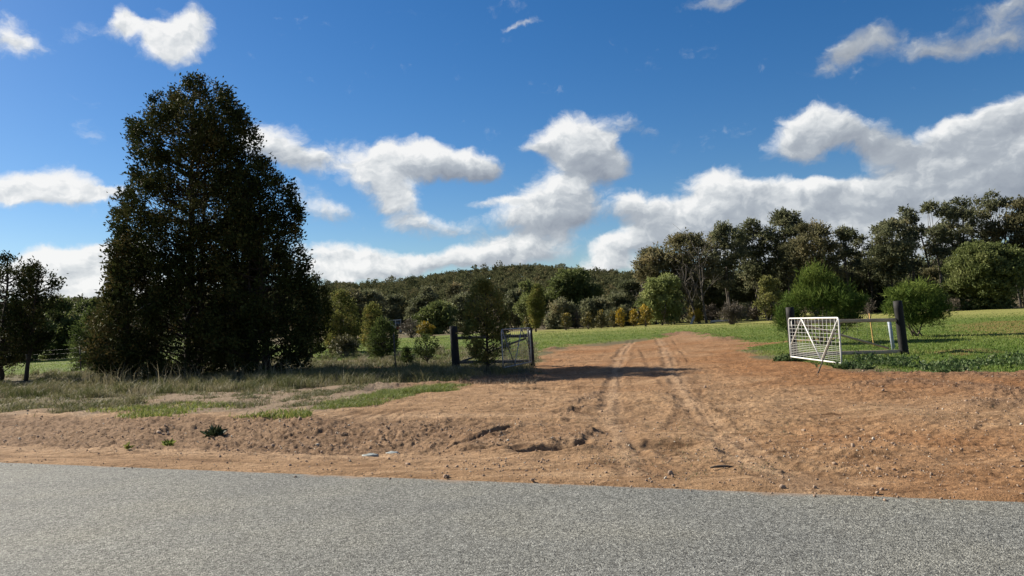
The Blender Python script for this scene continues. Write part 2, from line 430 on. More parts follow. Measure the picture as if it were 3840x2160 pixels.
M['palestone'] = plain_mat('pale_stone', (.46, .42, .35), (.34, .30, .24), 7, .9)
M['tractor_white'] = plain_mat('tractor_white', (.55, .55, .53), (.46, .46, .44), 3, .4, bump=0)
M['tractor_red'] = plain_mat('tractor_red', (.28, .045, .025), (.22, .04, .025), 3, .4, bump=0)
M['rubber'] = plain_mat('tyre_rubber', (.022, .022, .022), (.03, .028, .026), 8, .8)
M['glass'] = plain_mat('cab_glass', (.05, .06, .065), (.04, .05, .055), 2, .1, bump=0, spec=.6)
M['shedwall'] = plain_mat('shed_sheet', (.34, .27, .13), (.27, .21, .11), 4, .6)
M['shedroof'] = plain_mat('shed_roof_sheet', (.34, .30, .24), (.26, .24, .2), 4, .6)

# ground material
def ground_material():
    m, nt, b, out = new_mat('earth_and_pasture')
    tc = nt.nodes.new('ShaderNodeTexCoord'); ob = tc.outputs['Object']
    A = nd(nt, 'ShaderNodeAttribute', attribute_name='mA'); B = nd(nt, 'ShaderNodeAttribute', attribute_name='mB')
    sa = nt.nodes.new('ShaderNodeSeparateColor'); nt.links.new(A.outputs['Color'], sa.inputs[0])
    sb = nt.nodes.new('ShaderNodeSeparateColor'); nt.links.new(B.outputs['Color'], sb.inputs[0])
    dirt, green, pale = sa.outputs; rough, straw, redder = sb.outputs
    # streaks run with the road
    mp = nd(nt, 'ShaderNodeMapping'); mp.inputs['Rotation'].default_value = (0, 0, -math.atan2(_e[1], _e[0])); mp.inputs['Scale'].default_value = (.5, 2.2, 1)
    nt.links.new(ob, mp.inputs[0])
    big = noise(nt, ob, .35, 5, .6, .4).outputs[0]
    streak = noise(nt, mp.outputs[0], 1.1, 7, .68, .8).outputs[0]
    mid = noise(nt, mp.outputs[0], 4.5, 6, .7, .5).outputs[0]
    fine = noise(nt, ob, 14, 6, .7).outputs[0]
    grit = noise(nt, ob, 55, 3, .7).outputs[0]
    c_red = ramp(nt, [(.25, (.215, .098, .042)), (.55, (.38, .192, .086)), (.8, (.50, .285, .145))]); nt.links.new(streak, c_red.inputs[0])
    c_tan = ramp(nt, [(.25, (.27, .165, .092)), (.55, (.46, .305, .185)), (.8, (.60, .43, .28))]); nt.links.new(streak, c_tan.inputs[0])
    fr = smooth(nt, mathn(nt, 'ADD', mathn(nt, 'MULTIPLY', redder, .75), mathn(nt, 'SUBTRACT', big, .5)), .05, .75)
    d = mixc(nt, fr, c_tan.outputs[0], c_red.outputs[0])
    d = mixc(nt, mathn(nt, 'MULTIPLY', pale, .62), d, (.60, .43, .29))
    rc = ramp(nt, [(.3, (.12, .078, .055)), (.7, (.34, .235, .165))]); nt.links.new(fine, rc.inputs[0])
    d = mixc(nt, mathn(nt, 'MULTIPLY', rough, .62), d, rc.outputs[0])
    dm = ramp(nt, [(.30, (.42, .38, .35)), (.46, (.95, .95, .94)), (.72, (1.3, 1.3, 1.3))]); nt.links.new(fine, dm.inputs[0])
    d = mixc(nt, .8, d, dm.outputs[0], 'MULTIPLY')
    mm = ramp(nt, [(.34, (.50, .44, .40)), (.47, (.96, .95, .94)), (.70, (1.18, 1.18, 1.18))]); nt.links.new(mid, mm.inputs[0])
    d = mixc(nt, .85, d, mm.outputs[0], 'MULTIPLY')
    gm = ramp(nt, [(.3, (.62, .6, .58)), (.55, (1, 1, 1)), (.75, (1.3, 1.3, 1.3))]); nt.links.new(grit, gm.inputs[0])
    d = mixc(nt, .7, d, gm.outputs[0], 'MULTIPLY')
    ru = nd(nt, 'ShaderNodeAttribute', attribute_name='rut')
    d = mixc(nt, mathn(nt, 'MULTIPLY', ru.outputs['Fac'], .62), d, (.15, .085, .048))
    gc = ramp(nt, [(.28, (.135, .105, .075)), (.5, (.30, .235, .175)), (.72, (.47, .395, .32))]); nt.links.new(mathn(nt, 'ADD', mathn(nt, 'MULTIPLY', fine, .6), mathn(nt, 'MULTIPLY', grit, .4)), gc.inputs[0])
    d = mixc(nt, mathn(nt, 'MULTIPLY', straw, .85), d, gc.outputs[0])
    # pasture
    pn = noise(nt, ob, .16, 6, .62, .3).outputs[0]
    p2 = noise(nt, ob, 5, 5, .7).outputs[0]
    pg = ramp(nt, [(.3, (.085, .130, .026)), (.5, (.135, .19, .040)), (.62, (.20, .235, .060)), (.8, (.29, .24, .105))])
    nt.links.new(mathn(nt, 'ADD', mathn(nt, 'MULTIPLY', pn, .6), mathn(nt, 'MULTIPLY', p2, .4)), pg.inputs[0])
    far = mixc(nt, straw, pg.outputs[0], (.36, .35, .12))
    # rough verge litter
    vg = ramp(nt, [(.3, (.085, .075, .042)), (.5, (.18, .15, .095)), (.62, (.15, .155, .06)), (.8, (.30, .23, .165))])
    nt.links.new(mathn(nt, 'ADD', mathn(nt, 'MULTIPLY', fine, .55), mathn(nt, 'MULTIPLY', streak, .45)), vg.inputs[0])
    veg = mixc(nt, green, vg.outputs[0], far)
    c = mixc(nt, dirt, veg, d)
    c = mixc(nt, 1.0, c, (.66, .645, .62), 'MULTIPLY')
    nt.links.new(c, b.inputs['Base Color'])
    b.inputs['Roughness'].default_value = .95; b.inputs['Specular IOR Level'].default_value = .1
    h = mathn(nt, 'ADD', mathn(nt, 'MULTIPLY', fine, 1.0), mathn(nt, 'MULTIPLY', grit, .35))
    bp = nd(nt, 'ShaderNodeBump'); bp.inputs['Strength'].default_value = 1.0; bp.inputs['Distance'].default_value = .05
    nt.links.new(h, bp.inputs['Height']); nt.links.new(bp.outputs[0], b.inputs['Normal'])
    return m

def road_material():
    m, nt, b, out = new_mat('chip_seal')
    tc = nt.nodes.new('ShaderNodeTexCoord'); ob = tc.outputs['Object']
    v = nd(nt, 'ShaderNodeTexVoronoi'); v.inputs['Scale'].default_value = 100; nt.links.new(ob, v.inputs['Vector'])
    v2 = nd(nt, 'ShaderNodeTexVoronoi'); v2.inputs['Scale'].default_value = 46; nt.links.new(ob, v2.inputs['Vector'])
    sc = nt.nodes.new('ShaderNodeSeparateColor'); nt.links.new(v.outputs['Color'], sc.inputs[0])
    sc2 = nt.nodes.new('ShaderNodeSeparateColor'); nt.links.new(v2.outputs['Color'], sc2.inputs[0])
    val = mathn(nt, 'ADD', mathn(nt, 'MULTIPLY', sc.outputs[0], .55), mathn(nt, 'MULTIPLY', sc2.outputs[1], .45))
    cr = ramp(nt, [(.12, (.095, .096, .091)), (.4, (.235, .236, .222)), (.65, (.33, .331, .312)), (.9, (.56, .56, .53))]); nt.links.new(val, cr.inputs[0])
    gap = smooth(nt, v.outputs['Distance'], .35, .75, 1.0, .35)
    gcol = nt.nodes.new('ShaderNodeCombineColor')
    for i in range(3): nt.links.new(gap, gcol.inputs[i])
    c = mixc(nt, .7, cr.outputs[0], gcol.outputs[0], 'MULTIPLY')
    n1 = noise(nt, ob, .5, 5, .6, .3).outputs[0]
    t1 = ramp(nt, [(.3, (.86, .87, .90)), (.5, (1, 1, 1)), (.72, (1.10, 1.07, 1.0))]); nt.links.new(n1, t1.inputs[0])
    c = mixc(nt, 1.0, c, t1.outputs[0], 'MULTIPLY')
    mp = nd(nt, 'ShaderNodeMapping'); mp.inputs['Rotation'].default_value = (0, 0, -math.atan2(_e[1], _e[0])); mp.inputs['Scale'].default_value = (.06, 1.1, 1)
    nt.links.new(ob, mp.inputs[0]); n3 = noise(nt, mp.outputs[0], 1.0, 4, .6, .2).outputs[0]
    t3 = ramp(nt, [(.35, (.90, .905, .91)), (.5, (1, 1, 1)), (.66, (1.05, 1.045, 1.03))]); nt.links.new(n3, t3.inputs[0])
    c = mixc(nt, 1.0, c, t3.outputs[0], 'MULTIPLY')
    at_ = nd(nt, 'ShaderNodeAttribute', attribute_name='dust')
    n2 = noise(nt, ob, 3.5, 6, .7).outputs[0]
    df = smooth(nt, mathn(nt, 'ADD', at_.outputs['Fac'], mathn(nt, 'MULTIPLY', mathn(nt, 'SUBTRACT', n2, .5), 1.1)), .45, 1.05)
    c = mixc(nt, mathn(nt, 'MULTIPLY', df, .8), c, (.40, .27, .18))
    c = mixc(nt, 1.0, c, (.60, .61, .60), 'MULTIPLY')
    nt.links.new(c, b.inputs['Base Color']); b.inputs['Roughness'].default_value = .85; b.inputs['Specular IOR Level'].default_value = .25
    bp = nd(nt, 'ShaderNodeBump'); bp.inputs['Strength'].default_value = .8; bp.inputs['Distance'].default_value = .008
    h = mathn(nt, 'ADD', mathn(nt, 'MULTIPLY', v.outputs['Distance'], -1.0), mathn(nt, 'MULTIPLY', sc2.outputs[0], .6))
    nt.links.new(h, bp.inputs['Height']); nt.links.new(bp.outputs[0], b.inputs['Normal'])
    return m

# ------------------------------------------------------------------ ground sheet: a fan of rings, fine where the photo looks close
def build_ground():
    a_f = np.linspace(-44, 44, 1150)
    a = np.radians(np.concatenate([np.linspace(-180, -46, 60), a_f, np.linspace(46, 180, 60)[:-1]]))
    d = [0.5, 1.5, 2.5, 3.5, 4.2]
    y = 768 * 1.6 / 4.8
    while y > 41: d.append(768 * 1.6 / y); y -= .5
    while y > 11: d.append(768 * 1.6 / y); y -= .25
    while d[-1] < 760: d.append(d[-1] * 1.03)
    while d[-1] < 4000: d.append(d[-1] * 1.25)
    d = np.array(d); na, nd_ = len(a), len(d)
    x = (d[:, None] * np.sin(a)[None]).ravel(); y = (d[:, None] * np.cos(a)[None]).ravel()
    dirt, green, pale, rough, s, t = masks(x, y)
    z = macro(x, y) + micro(x, y, dirt, rough, s, t)
    V = np.stack([x, y, z], 1)
    i = np.arange(nd_ - 1)[:, None] * na; j = np.arange(na)[None]; j2 = (j + 1) % na
    Q = np.stack([i + j, i + na + j, i + na + j2, i + j2], -1).reshape(-1, 4)
    V = np.vstack([V, [0, 0, V[:na, 2].mean()]])
    jj = np.arange(na); T = np.stack([np.full(na, len(V) - 1), jj, (jj + 1) % na], 1)
    r = np.hypot(x, y)
    straw = np.clip(sst(52, 82, r) * .75 * (x > -3) + (fbm(x * .2, y * .5, 3, 81) - .5) * .5 * sst(25, 40, r), 0, 1)
    # redder soil towards the gateway and the right
    gvp = gp([(-200, 1044), (0, 1030), (330, 1030), (370, 1000), (480, 985), (640, 980), (800, 968), (1010, 958), (1000, 1000), (900, 1028), (820, 1040), (500, 1046)])
    straw = np.where(dirt > .5, sst(-.5, .5, poly_sd(x, y, gvp) + (fbm(x * 1.2, y * 1.2, 3, 84) - .5) * 1.5), straw)
    redd = np.clip(sst(5, 16, s) * .5 + sst(6, 13, t) * .55 + (fbm(x * .25, y * .25, 3, 83) - .5) * .6, 0, 1)
    ext = lambda q: np.append(q, q[0])
    mA = np.stack([ext(dirt), ext(green), ext(pale), np.ones(len(V))], 1)
    mB = np.stack([ext(rough), ext(straw), ext(redd), np.ones(len(V))], 1); mC = np.zeros(len(x)); mC[r < 60] = rut_mask(x[r < 60], y[r < 60]); mC = ext(mC)
    o = make_mesh('ground', V, [Q, T], ground_material(), smooth=True, cols={'mA': mA, 'mB': mB}, attrs={'rut': mC})
    tag(o, kind='structure')
    return o
build_ground()

def build_road():
    ss = np.concatenate([np.linspace(-300, -12, 60)[:-1], np.arange(-12, 30, .06), np.linspace(30, 300, 60)])
    tt = np.array([-9.2, -8, -6, -4, -2, -1, -.5, -.25, -.12, -.05, 0])
    S, T = np.meshgrid(ss, tt, indexing='ij')
    wob = (fbm(ss * .9, ss * 0, 3, 91) - .5) * .34 + (fbm(ss * 6, ss * 0 + 3, 4, 92) - .5) * .22
    T = T + wob[:, None] * np.clip(1 + T / 1.0, 0, 1)
    x = EDGE0[0] + _e[0] * S + _n[0] * T; y = EDGE0[1] + _e[1] * S + _n[1] * T
    zc = np.where(T > -.3, -.03 * np.clip((T + .12) / .12, 0, 1), 0) + .0
    V = np.stack([x.ravel(), y.ravel(), zc.ravel()], 1)
    k = len(tt); i = np.arange(len(ss) - 1)[:, None] * k; j = np.arange(k - 1)[None]
    Q = np.stack([i + j, i + k + j, i + k + j + 1, i + j + 1], -1).reshape(-1, 4)
    dust = (np.clip(1 + (T - wob[:, None]) / .30, 0, 1) * .85 + np.clip(1 + T / 1.6, 0, 1) * .10 + .22 * np.exp(-((S - 9.5 + T * .5) / 2.2) ** 2) * np.clip(1 + T / 3.0, 0, 1)).ravel()
    o = make_mesh('road', V, [Q], road_material(), attrs={'dust': dust}, smooth=True)
    tag(o, kind='structure')
build_road()

# ------------------------------------------------------------------ foliage
def rot_random(n):
    q = rng.normal(size=(n, 4)); q /= np.linalg.norm(q, axis=1)[:, None]
    w, x, y, z = q.T
    return np.stack([1-2*(y*y+z*z), 2*(x*y-z*w), 2*(x*z+y*w), 2*(x*y+z*w), 1-2*(x*x+z*z), 2*(y*z-x*w), 2*(x*z-y*w), 2*(y*z+x*w), 1-2*(x*x+y*y)], 1).reshape(-1, 3, 3)

def leaf_quads(pos, dirv, length, width, tilt=None):
    """rhombic leaves: base at pos, pointing along dirv"""
    n = len(pos)
    d = dirv / (np.linalg.norm(dirv, axis=1)[:, None] + 1e-9)
    a = np.cross(d, rng.normal(size=(n, 3))); a /= np.linalg.norm(a, axis=1)[:, None] + 1e-9
    nn = np.cross(d, a)
    L = np.broadcast_to(np.asarray(length, float), (n,))[:, None]; W = np.broadcast_to(np.asarray(width, float), (n,))[:, None]
    mid = pos + d * L * .45 + nn * L * .10
    V = np.stack([pos, mid + a * W * .5, pos + d * L, mid - a * W * .5], 1)
    return V.reshape(-1, 3)

def leaf_object(name, V, tint, mat, parent, origin):
    n = len(V) // 4
    Q = np.arange(n * 4).reshape(-1, 4)
    return make_mesh(name, V - np.asarray(origin), [Q], mat, attrs={'tint': np.repeat(np.clip(tint, 0, 1), 4)}, parent=parent)

def tufts(centers, outdir, size, k, L, W, up=.5, spread=1.0, ttint=None, jt=.12):
    """k leaves radiating in a ragged tuft around each centre"""
    n = len(centers)
    size = np.broadcast_to(np.asarray(size, float), (n,))
    c = np.repeat(centers, k, 0); sz = np.repeat(size, k)
    o = np.repeat(outdir, k, 0)
    d = rng.normal(size=(n * k, 3)) * spread + o * .9 + np.array([0, 0, up])
    d /= np.linalg.norm(d, axis=1)[:, None]
    p = c + rng.normal(size=(n * k, 3)) * (sz * .42)[:, None]
    l = L * sz * (.6 + .8 * rng.random(n * k)); w = W * sz * (.6 + .8 * rng.random(n * k))
    V = leaf_quads(p, d, l, w)
    t = np.repeat(ttint if ttint is not None else rng.random(n), k) + rng.normal(size=n * k) * jt
    return V, t

def curve(p0, p1, bend, m=6):
    t = np.linspace(0, 1, m)[:, None]
    return p0 * (1 - t) + p1 * t + np.asarray(bend) * (4 * t * (1 - t))

def conifer(name, label, depth, prof, mat, nbr, ntuft, group=None, kleaf=24, tsize=.27, L=.44, W=.22, stems=((0, 1.0),), baseY=None, cat='tree',
            sparse=None, trunk_r=.16, tone=.45, inner=.35, rise=.25, dead=0, seed=1, lai=4.0):
    """prof: [(ypx, left px, right px)] outline read off the photo"""
    global rng
    rng = np.random.default_rng(seed)
    ys = np.array([p[0] for p in prof], float); ls = np.array([p[1] for p in prof], float); rs = np.array([p[2] for p in prof], float)
    zc = []; xl = []; xr = []
    for yy, l, r in prof:
        a = P(l, yy, depth); b = P(r, yy, depth); zc.append((a[2] + b[2]) / 2); xl.append(a[0]); xr.append(b[0])
    zc = np.array(zc); o = np.argsort(zc); zc = zc[o]; xl = np.array(xl)[o]; xr = np.array(xr)[o]
    cx = (xl + xr) / 2
    # straight axis through the middle
    A = np.polyfit(zc, cx, 1)
    bx = np.polyval(A, 0.0); gz0 = gz(bx, depth)
    base = np.array([bx, depth, gz0]); top = zc[-1]
    axis = lambda z: np.stack([np.polyval(A, z), np.full_like(z, depth), z], -1)
    root = thing(name, base, label, cat, group)
    tb = MB()
    for off, frac in stems:
        zz = np.linspace(gz0 - .15, gz0 + (top - gz0) * frac * .97, 14)
        pts = axis(zz); pts[:, 0] += off * np.minimum(1, (zz - gz0) / 1.5 * .5 + .5) + rng.normal(size=14) * .03
        pts[:, 1] += rng.normal() * .25 * (abs(off) > 0)
        tb.tube(pts, np.linspace(trunk_r * (1 if off == 0 else .7), .02, 14), 8)
    # branches
    H = top - gz0
    zlow = zc[0]
    wts = np.interp(np.linspace(zlow, top, 200), zc, xr - xl) * 1.0 + .45 * (xr - xl).max()
    zt = np.interp(rng.random(nbr), np.cumsum(wts) / wts.sum(), np.linspace(zlow, top, 200))
    az = rng.random(nbr) * 2 * math.pi
    L0 = np.interp(zt, zc, xl); R0 = np.interp(zt, zc, xr); ca = np.cos(az)
    ax = axis(zt)
    rl = ax[:, 0] - L0; rr = R0 - ax[:, 0]
    rad = np.where(ca < 0, rl * -ca + (rl + rr) / 2 * (1 + ca), rr * ca + (rl + rr) / 2 * (1 - ca))
    rad = np.maximum(rad, .12) * (.80 + .28 * rng.random(nbr))
    keep = np.ones(nbr, bool)
    if sparse is not None:
        keep = np.array([rng.random() < sparse(zz, c) for zz, c in zip((zt - gz0) / H, ca)])
    area = abs(np.trapz(xr - xl, zc)); tot = lai * area / (kleaf * L * W * .5 * tsize ** 2 * 1.1)
    ntuft = tot / max(1, keep.sum())
    C = []; O = []; TT = []; SZ = []
    for i in range(nbr):
        if not keep[i]: continue
        dirh = np.array([math.cos(az[i]), math.sin(az[i]), 0])
        tip = ax[i] + dirh * rad[i]
        zs = max(gz0 + .15, zt[i] - rad[i] * (rise + rng.random() * .35))
        st_ = axis(np.array([zs]))[0]
        m = 5
        pl = curve(st_, st_ + (tip - st_) * .78, (0, 0, -rad[i] * .06), m)
        if rad[i] > .35:
            tb.tube(pl, np.linspace(max(.012, .018 * rad[i] + .008), .006, m), 5, cap=False)
        # foliage hangs in rounded puffs at the ends of side shoots, little on the bare inner branch
        nt = max(4, int(ntuft * (.3 + rad[i] / (rad.mean() + 1e-6) * .7)))
        npf = 2 + int(rad[i] * 2.2)
        fp = inner + (1 - inner) * rng.random(npf) ** .7; fp[0] = 1.0
        pc = st_[None] * (1 - fp[:, None]) + tip[None] * fp[:, None]
        sl = (.10 + .26 * rad[i]) * (.35 + .8 * np.sin(np.clip(fp, 0, 1) * 2.7))
        pc = pc + rng.normal(size=(npf, 3)) * sl[:, None] * np.array([.60, .60, .42])
        for q_ in range(1, npf):
            if rad[i] > .5: tb.tube(np.array([st_ * (1 - fp[q_] * .6) + tip * fp[q_] * .6, st_ * .2 + pc[q_] * .8]), [.010, .004], 4, cap=False)
        w_ = rng.integers(0, npf, nt)
        p = pc[w_] + rng.normal(size=(nt, 3)) * (tsize * (.40 + .32 * min(rad[i], 2.2) / 2.2)) * np.array([1, 1, .7])
        # side shoots
        C.append(p); dd = p - ax[i] + np.array([0, 0, .3]); dd /= np.linalg.norm(dd, axis=1)[:, None] + 1e-6; O.append(dd)
        TT.append(np.clip(tone + rng.normal() * .22 + rng.normal(size=npf)[w_] * .12 + rng.normal(size=nt) * .05, 0, 1)); SZ.append(tsize * (.7 + .6 * rng.random(nt)))
    # leader tip
    C.append(axis(np.linspace(top - H * .12, top, 14)) + rng.normal(size=(14, 3)) * .06 * H ** .5); O.append(np.tile([0, 0, 1.0], (14, 1))); TT.append(np.full(14, tone)); SZ.append(np.full(14, tsize * .8))
    C = np.vstack(C); O = np.vstack(O); TT = np.concatenate(TT); SZ = np.concatenate(SZ)
    # nothing strays beyond the outline of the crown
    C[:, 2] = np.minimum(C[:, 2], top - .02 * H * rng.random(len(C)))
    axx = np.polyval(A, C[:, 2]); dxy = C[:, :2] - np.stack([axx, np.full(len(C), depth)], 1); rr_ = np.hypot(dxy[:, 0], dxy[:, 1]) + 1e-6; cc = dxy[:, 0] / rr_
    l_ = axx - np.interp(C[:, 2], zc, xl); r2 = np.interp(C[:, 2], zc, xr) - axx
    lim = np.maximum(.08, np.where(cc < 0, l_ * -cc + (l_ + r2) / 2 * (1 + cc), r2 * cc + (l_ + r2) / 2 * (1 - cc)))
    pa = np.arctan2(dxy[:, 1], dxy[:, 0]) * np.minimum(1, lim / 1.2) * 3 + 20
    lump = .70 + .36 * fbm(pa, C[:, 2] * 1.9 / max(.35, min(1, H / 6)), 3, seed)
    sc_ = np.minimum(1, lim * lump / rr_); C[:, :2] = np.stack([axx, np.full(len(C), depth)], 1) + dxy * (sc_ * (1 - .10 * rng.random(len(C)) * (sc_ < 1)))[:, None]
    void = fbm(pa * 1.1 + 7, C[:, 2] * 2.1 / max(.35, min(1, H / 6)) + rr_ * .5, 3, seed + 3)
    ok = (C[:, 2] > gz0 + .05) & (void + .25 * rng.random(len(C)) > (.44 if sparse is not None else .38))
    C, O, TT, SZ = C[ok], O[ok], TT[ok], SZ[ok]
    V, t = tufts(C, O, SZ, kleaf, L, W, .45, .75, TT)
    tb.build('trunk', M['bark'], root, True, base)
    leaf_object('crown', V, t, mat, root, base)
    if dead:
        for q in range(dead):
            db = MB()
            z0 = gz0 + H * (.14 + .2 * rng.random()); a_ = -math.pi / 2 + rng.normal() * .7
            p0 = axis(np.array([z0]))[0] + np.array([math.cos(a_), math.sin(a_), 0]) * 1.6
            p1 = p0 + np.array([math.cos(a_) * .8 + rng.normal() * .5, math.sin(a_) * .8, rng.normal() * .5])
            db.tube(curve(p0, p1, (0, 0, .2), 6), np.linspace(.022, .006, 6), 5)
            db.build('dead_branch', M['palebark'], root, True, base)
    return root

def lobes_plant(name, label, base, lobes, mat, bark, dens, leaf, cat='tree', group=None, trunk=None, stems=(), tone=.5, kleaf=10, up=.2, spread=1.0,
                seed=1, shell=.5, under=.35, tvar=.16, toptint=0.0):
    """lobes: array (x,y,z,rx,rz) relative to base; leaf = (tuft size, L, W)"""
    global rng
    rng = np.random.default_rng(seed)
    base = np.asarray(base, float)
    root = thing(name, base, label, cat, group)
    C = []; O = []; TT = []
    zs = [l[2] + l[4] for l in lobes]; z0, z1 = min(l[2] - l[4] for l in lobes), max(zs)
    for lb in lobes:
        x, y, z, rx, rz = lb
        n = max(4, int(dens * (rx * rx + 2 * rx * rz) / 3))
        v = rng.normal(size=(n, 3)); v /= np.linalg.norm(v, axis=1)[:, None]
        low = v[:, 2] < 0
        v[low, 2] *= np.where(rng.random(low.sum()) < under, 1, -.6)
        r = rng.random(n) ** shell
        p = v * r[:, None] * np.array([rx, rx, rz]) + np.array([x, y, z]) + rng.normal(size=(n, 3)) * .06 * rx
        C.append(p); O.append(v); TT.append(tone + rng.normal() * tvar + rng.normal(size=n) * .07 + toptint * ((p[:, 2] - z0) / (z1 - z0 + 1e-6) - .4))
    C = np.vstack(C); O = np.vstack(O); TT = np.concatenate(TT)
    ok = C[:, 2] > .04
    V, t = tufts(C[ok], O[ok], leaf[0], kleaf, leaf[1], leaf[2], up, spread, np.clip(TT[ok], 0, 1))
    if stems:
        tb = MB()
        for pts, r0, r1, k in stems: tb.tube(pts, np.linspace(r0, r1, len(pts)), k, cap=True)
        tb.build('trunk', bark, root, True)
    leaf_object('crown', V, t, mat, root, (0, 0, 0))
    return root

def gum(name, label, xpx, depth, ytop, hwpx, mat='gum', nl=13, cb=.36, group=None, tone=.5, seed=1, dens=11, leaf=None, lobe=.30, cat='tree', stemsn=2,
        bark='gumbark', shell=.5, flat=.88):
    r_ = np.random.default_rng(seed); nl = int(nl * 1.45)
    b = at(xpx, depth); b[2] = gz(b[0], b[1]) if depth < 120 else float(macro(np.array([b[0]]), np.array([b[1]]))[0])
    b = np.array(b)
    # the crown's middle shows at xpx: undo the photo's roll for the base
    H = ztop(b[0], b[1], ytop) - b[2]
    xmid = P(xpx, ytop, depth)[0]
    bx = xmid; b[0] = bx; b[2] = float(macro(np.array([bx]), np.array([b[1]]))[0])
    H = ztop(b[0], b[1], ytop) - b[2]
    W = hwpx / FPX * depth
    lb = []; tries = 0
    rl0 = W * lobe * 1.25
    while len(lb) < nl and tries < 4000:
        tries += 1
        z = cb + (1 - cb) * r_.random() ** .8
        q = (z - cb) / (1 - cb)
        env = math.sqrt(max(0, 1 - (2 * abs(q - .52)) ** 2.6)) if q > .52 else (.35 + .65 * math.sqrt(q / .52))
        a = r_.random() * 2 * math.pi; rr = W * env * math.sqrt(r_.random())
        rl = rl0 * (.7 + .6 * r_.random())
        c = np.array([rr * math.cos(a), rr * math.sin(a) * .9, z * H - rl * .7])
        c[:2] *= max(0.0, 1 - rl * .55 / W) if W > 0 else 1
        if all(np.linalg.norm(c - np.array(l[:3])) > (rl + l[3]) * .45 for l in lb) or tries > 2500:
            lb.append((c[0], c[1], c[2], rl, rl * flat))
    lb.append((0 + r_.normal() * W * .2, 0, H - rl0 * .6, rl0 * .75, rl0 * .7 * flat))
    stems = []
    tr = .009 * H + .05
    heads = []
    for k in range(stemsn):
        off = np.array([r_.normal() * .25, r_.normal() * .25, 0]) * (k > 0)
        lean = np.array([r_.normal() * W * .30, r_.normal() * W * .30, H * (cb + .16 + .12 * r_.random())])
        pts = curve(off + np.array([0, 0, -.2]), off + lean, (r_.normal() * .2, r_.normal() * .2, 0), 8)
        stems.append((pts, tr * (1 - .25 * k), tr * .5, 8)); heads.append(pts)
    for l in lb:
        c = np.array(l[:3]); hp = heads[r_.integers(len(heads))]
        st_ = hp[r_.integers(4, len(hp))]
        if c[2] < st_[2] - .3: st_ = hp[3]
        stems.append((curve(st_, c + np.array([0, 0, l[4] * .2]), (0, 0, -.12 * np.linalg.norm(c - st_)), 6), tr * .38, .02, 5))
        for q in range(2):
            d = r_.normal(size=3); d /= np.linalg.norm(d); d[2] = abs(d[2])
            stems.append((curve(c, c + d * l[3] * .8, (0, 0, 0), 3), .022, .01, 4))
    sc = depth / 85
    lf = leaf or (.34 * sc ** .5, .95, .42)
    return lobes_plant(name, label, b, lb, M[mat], M[bark], dens / (lf[0] / .34) ** 2 * 1.0 * 5, lf, cat, group, None, stems, tone, seed=seed + 500, shell=shell, kleaf=9)

def bush(name, label, xpx, depth, ytop, hwpx, mat, leaf=(.16, .9, .4), nl=9, dens=60, cb=.05, group=None, tone=.5, seed=1, cat='shrub', bark='twig', stemsn=6,
         up=.5, kleaf=12, toptint=0.0, pointy=0.0, shell=.5, spread=1.0, lob=.42, under=.5):
    r_ = np.random.default_rng(seed)
    b = at(xpx, depth); b = np.array([b[0], b[1], 0]); b[2] = gz(b[0], b[1])
    H = ztop(b[0], b[1], ytop) - b[2]; W = hwpx / FPX * depth
    lb = []
    for k in range(nl):
        q = (k + .5) / nl
        z = cb + (1 - cb) * q
        env = (1 - q ** 2.2) ** .5 if pointy == 0 else (1 - q) ** pointy
        env *= .55 + .45 * min(1, q / .3)
        a = k * 2.4 + r_.random() * 1.2
        rl = W * lob * (.75 + .5 * r_.random()) * (.55 + .45 * env)
        rr = max(0, W * env - rl * .75) * (.6 + .4 * r_.random())
        zz = min(z * H, H - rl * .65)
        lb.append((rr * math.cos(a), rr * math.sin(a), max(zz, rl * .4), rl, rl * .85))
    lb.append((r_.normal() * W * .08, 0, H * .5, W * .5, H * .36))
    stems = []
    for k in range(stemsn):
        l = lb[r_.integers(len(lb))]; c = np.array(l[:3])
        o = np.array([r_.normal() * .05 * W, r_.normal() * .05 * W, -.1])
        stems.append((curve(o, c, (0, 0, -.05), 5), max(.012, .022 * H), .008, 5))
    return lobes_plant(name, label, b, lb, M[mat], M[bark], dens, leaf, cat, group, None, stems, tone, kleaf, up, spread, seed + 900, shell, under, .14, toptint)

# ---------- the tall dark cypress group
MAIN = [(200, 462, 492), (214, 425, 548), (245, 402, 592), (285, 362, 614), (320, 318, 642), (360, 312, 664), (400, 326, 655), (440, 332, 640), (490, 298, 650),
        (550, 272, 665), (590, 300, 665), (640, 288, 675), (700, 276, 680), (760, 280, 680), (820, 268, 680), (880, 278, 670), (915, 320, 640)]
SECOND = [(393, 640, 654), (430, 606, 688), (480, 575, 738), (530, 555, 772), (580, 545, 766), (650, 530, 785), (700, 525, 778), (760, 520, 800), (820, 520, 800), (870, 530, 806), (915, 560, 790)]
THIRD = [(628, 316, 338), (680, 278, 375), (760, 255, 390), (820, 222, 400), (870, 214, 405), (920, 240, 400)]
conifer('cypress_pine', 'tallest dark cypress pine, its rounded top high against the blue sky', 29.6, MAIN, M['cypress'], 210, 40,
        'old cypress pines beside the road', stems=((0, 1.0), (.55, .86)), trunk_r=.22, lai=10, seed=11, dead=5,
        sparse=lambda h, c: .62 if (.36 < h < .72 and c < -.1) else 1.0)
conifer('cypress_pine', 'dense dark cypress pine leaning on the right side of the tallest one', 28.6, SECOND, M['cypress'], 170, 38,
        'old cypress pines beside the road', stems=((0, 1.0), (-.5, .7)), trunk_r=.16, lai=7.0, seed=12, tone=.32)
conifer('cypress_pine', 'low olive cypress pine at the left foot of the tallest one', 28.2, THIRD, M['cypress'], 90, 36,
        'old cypress pines beside the road', trunk_r=.1, lai=7.0, seed=13, tone=.62)

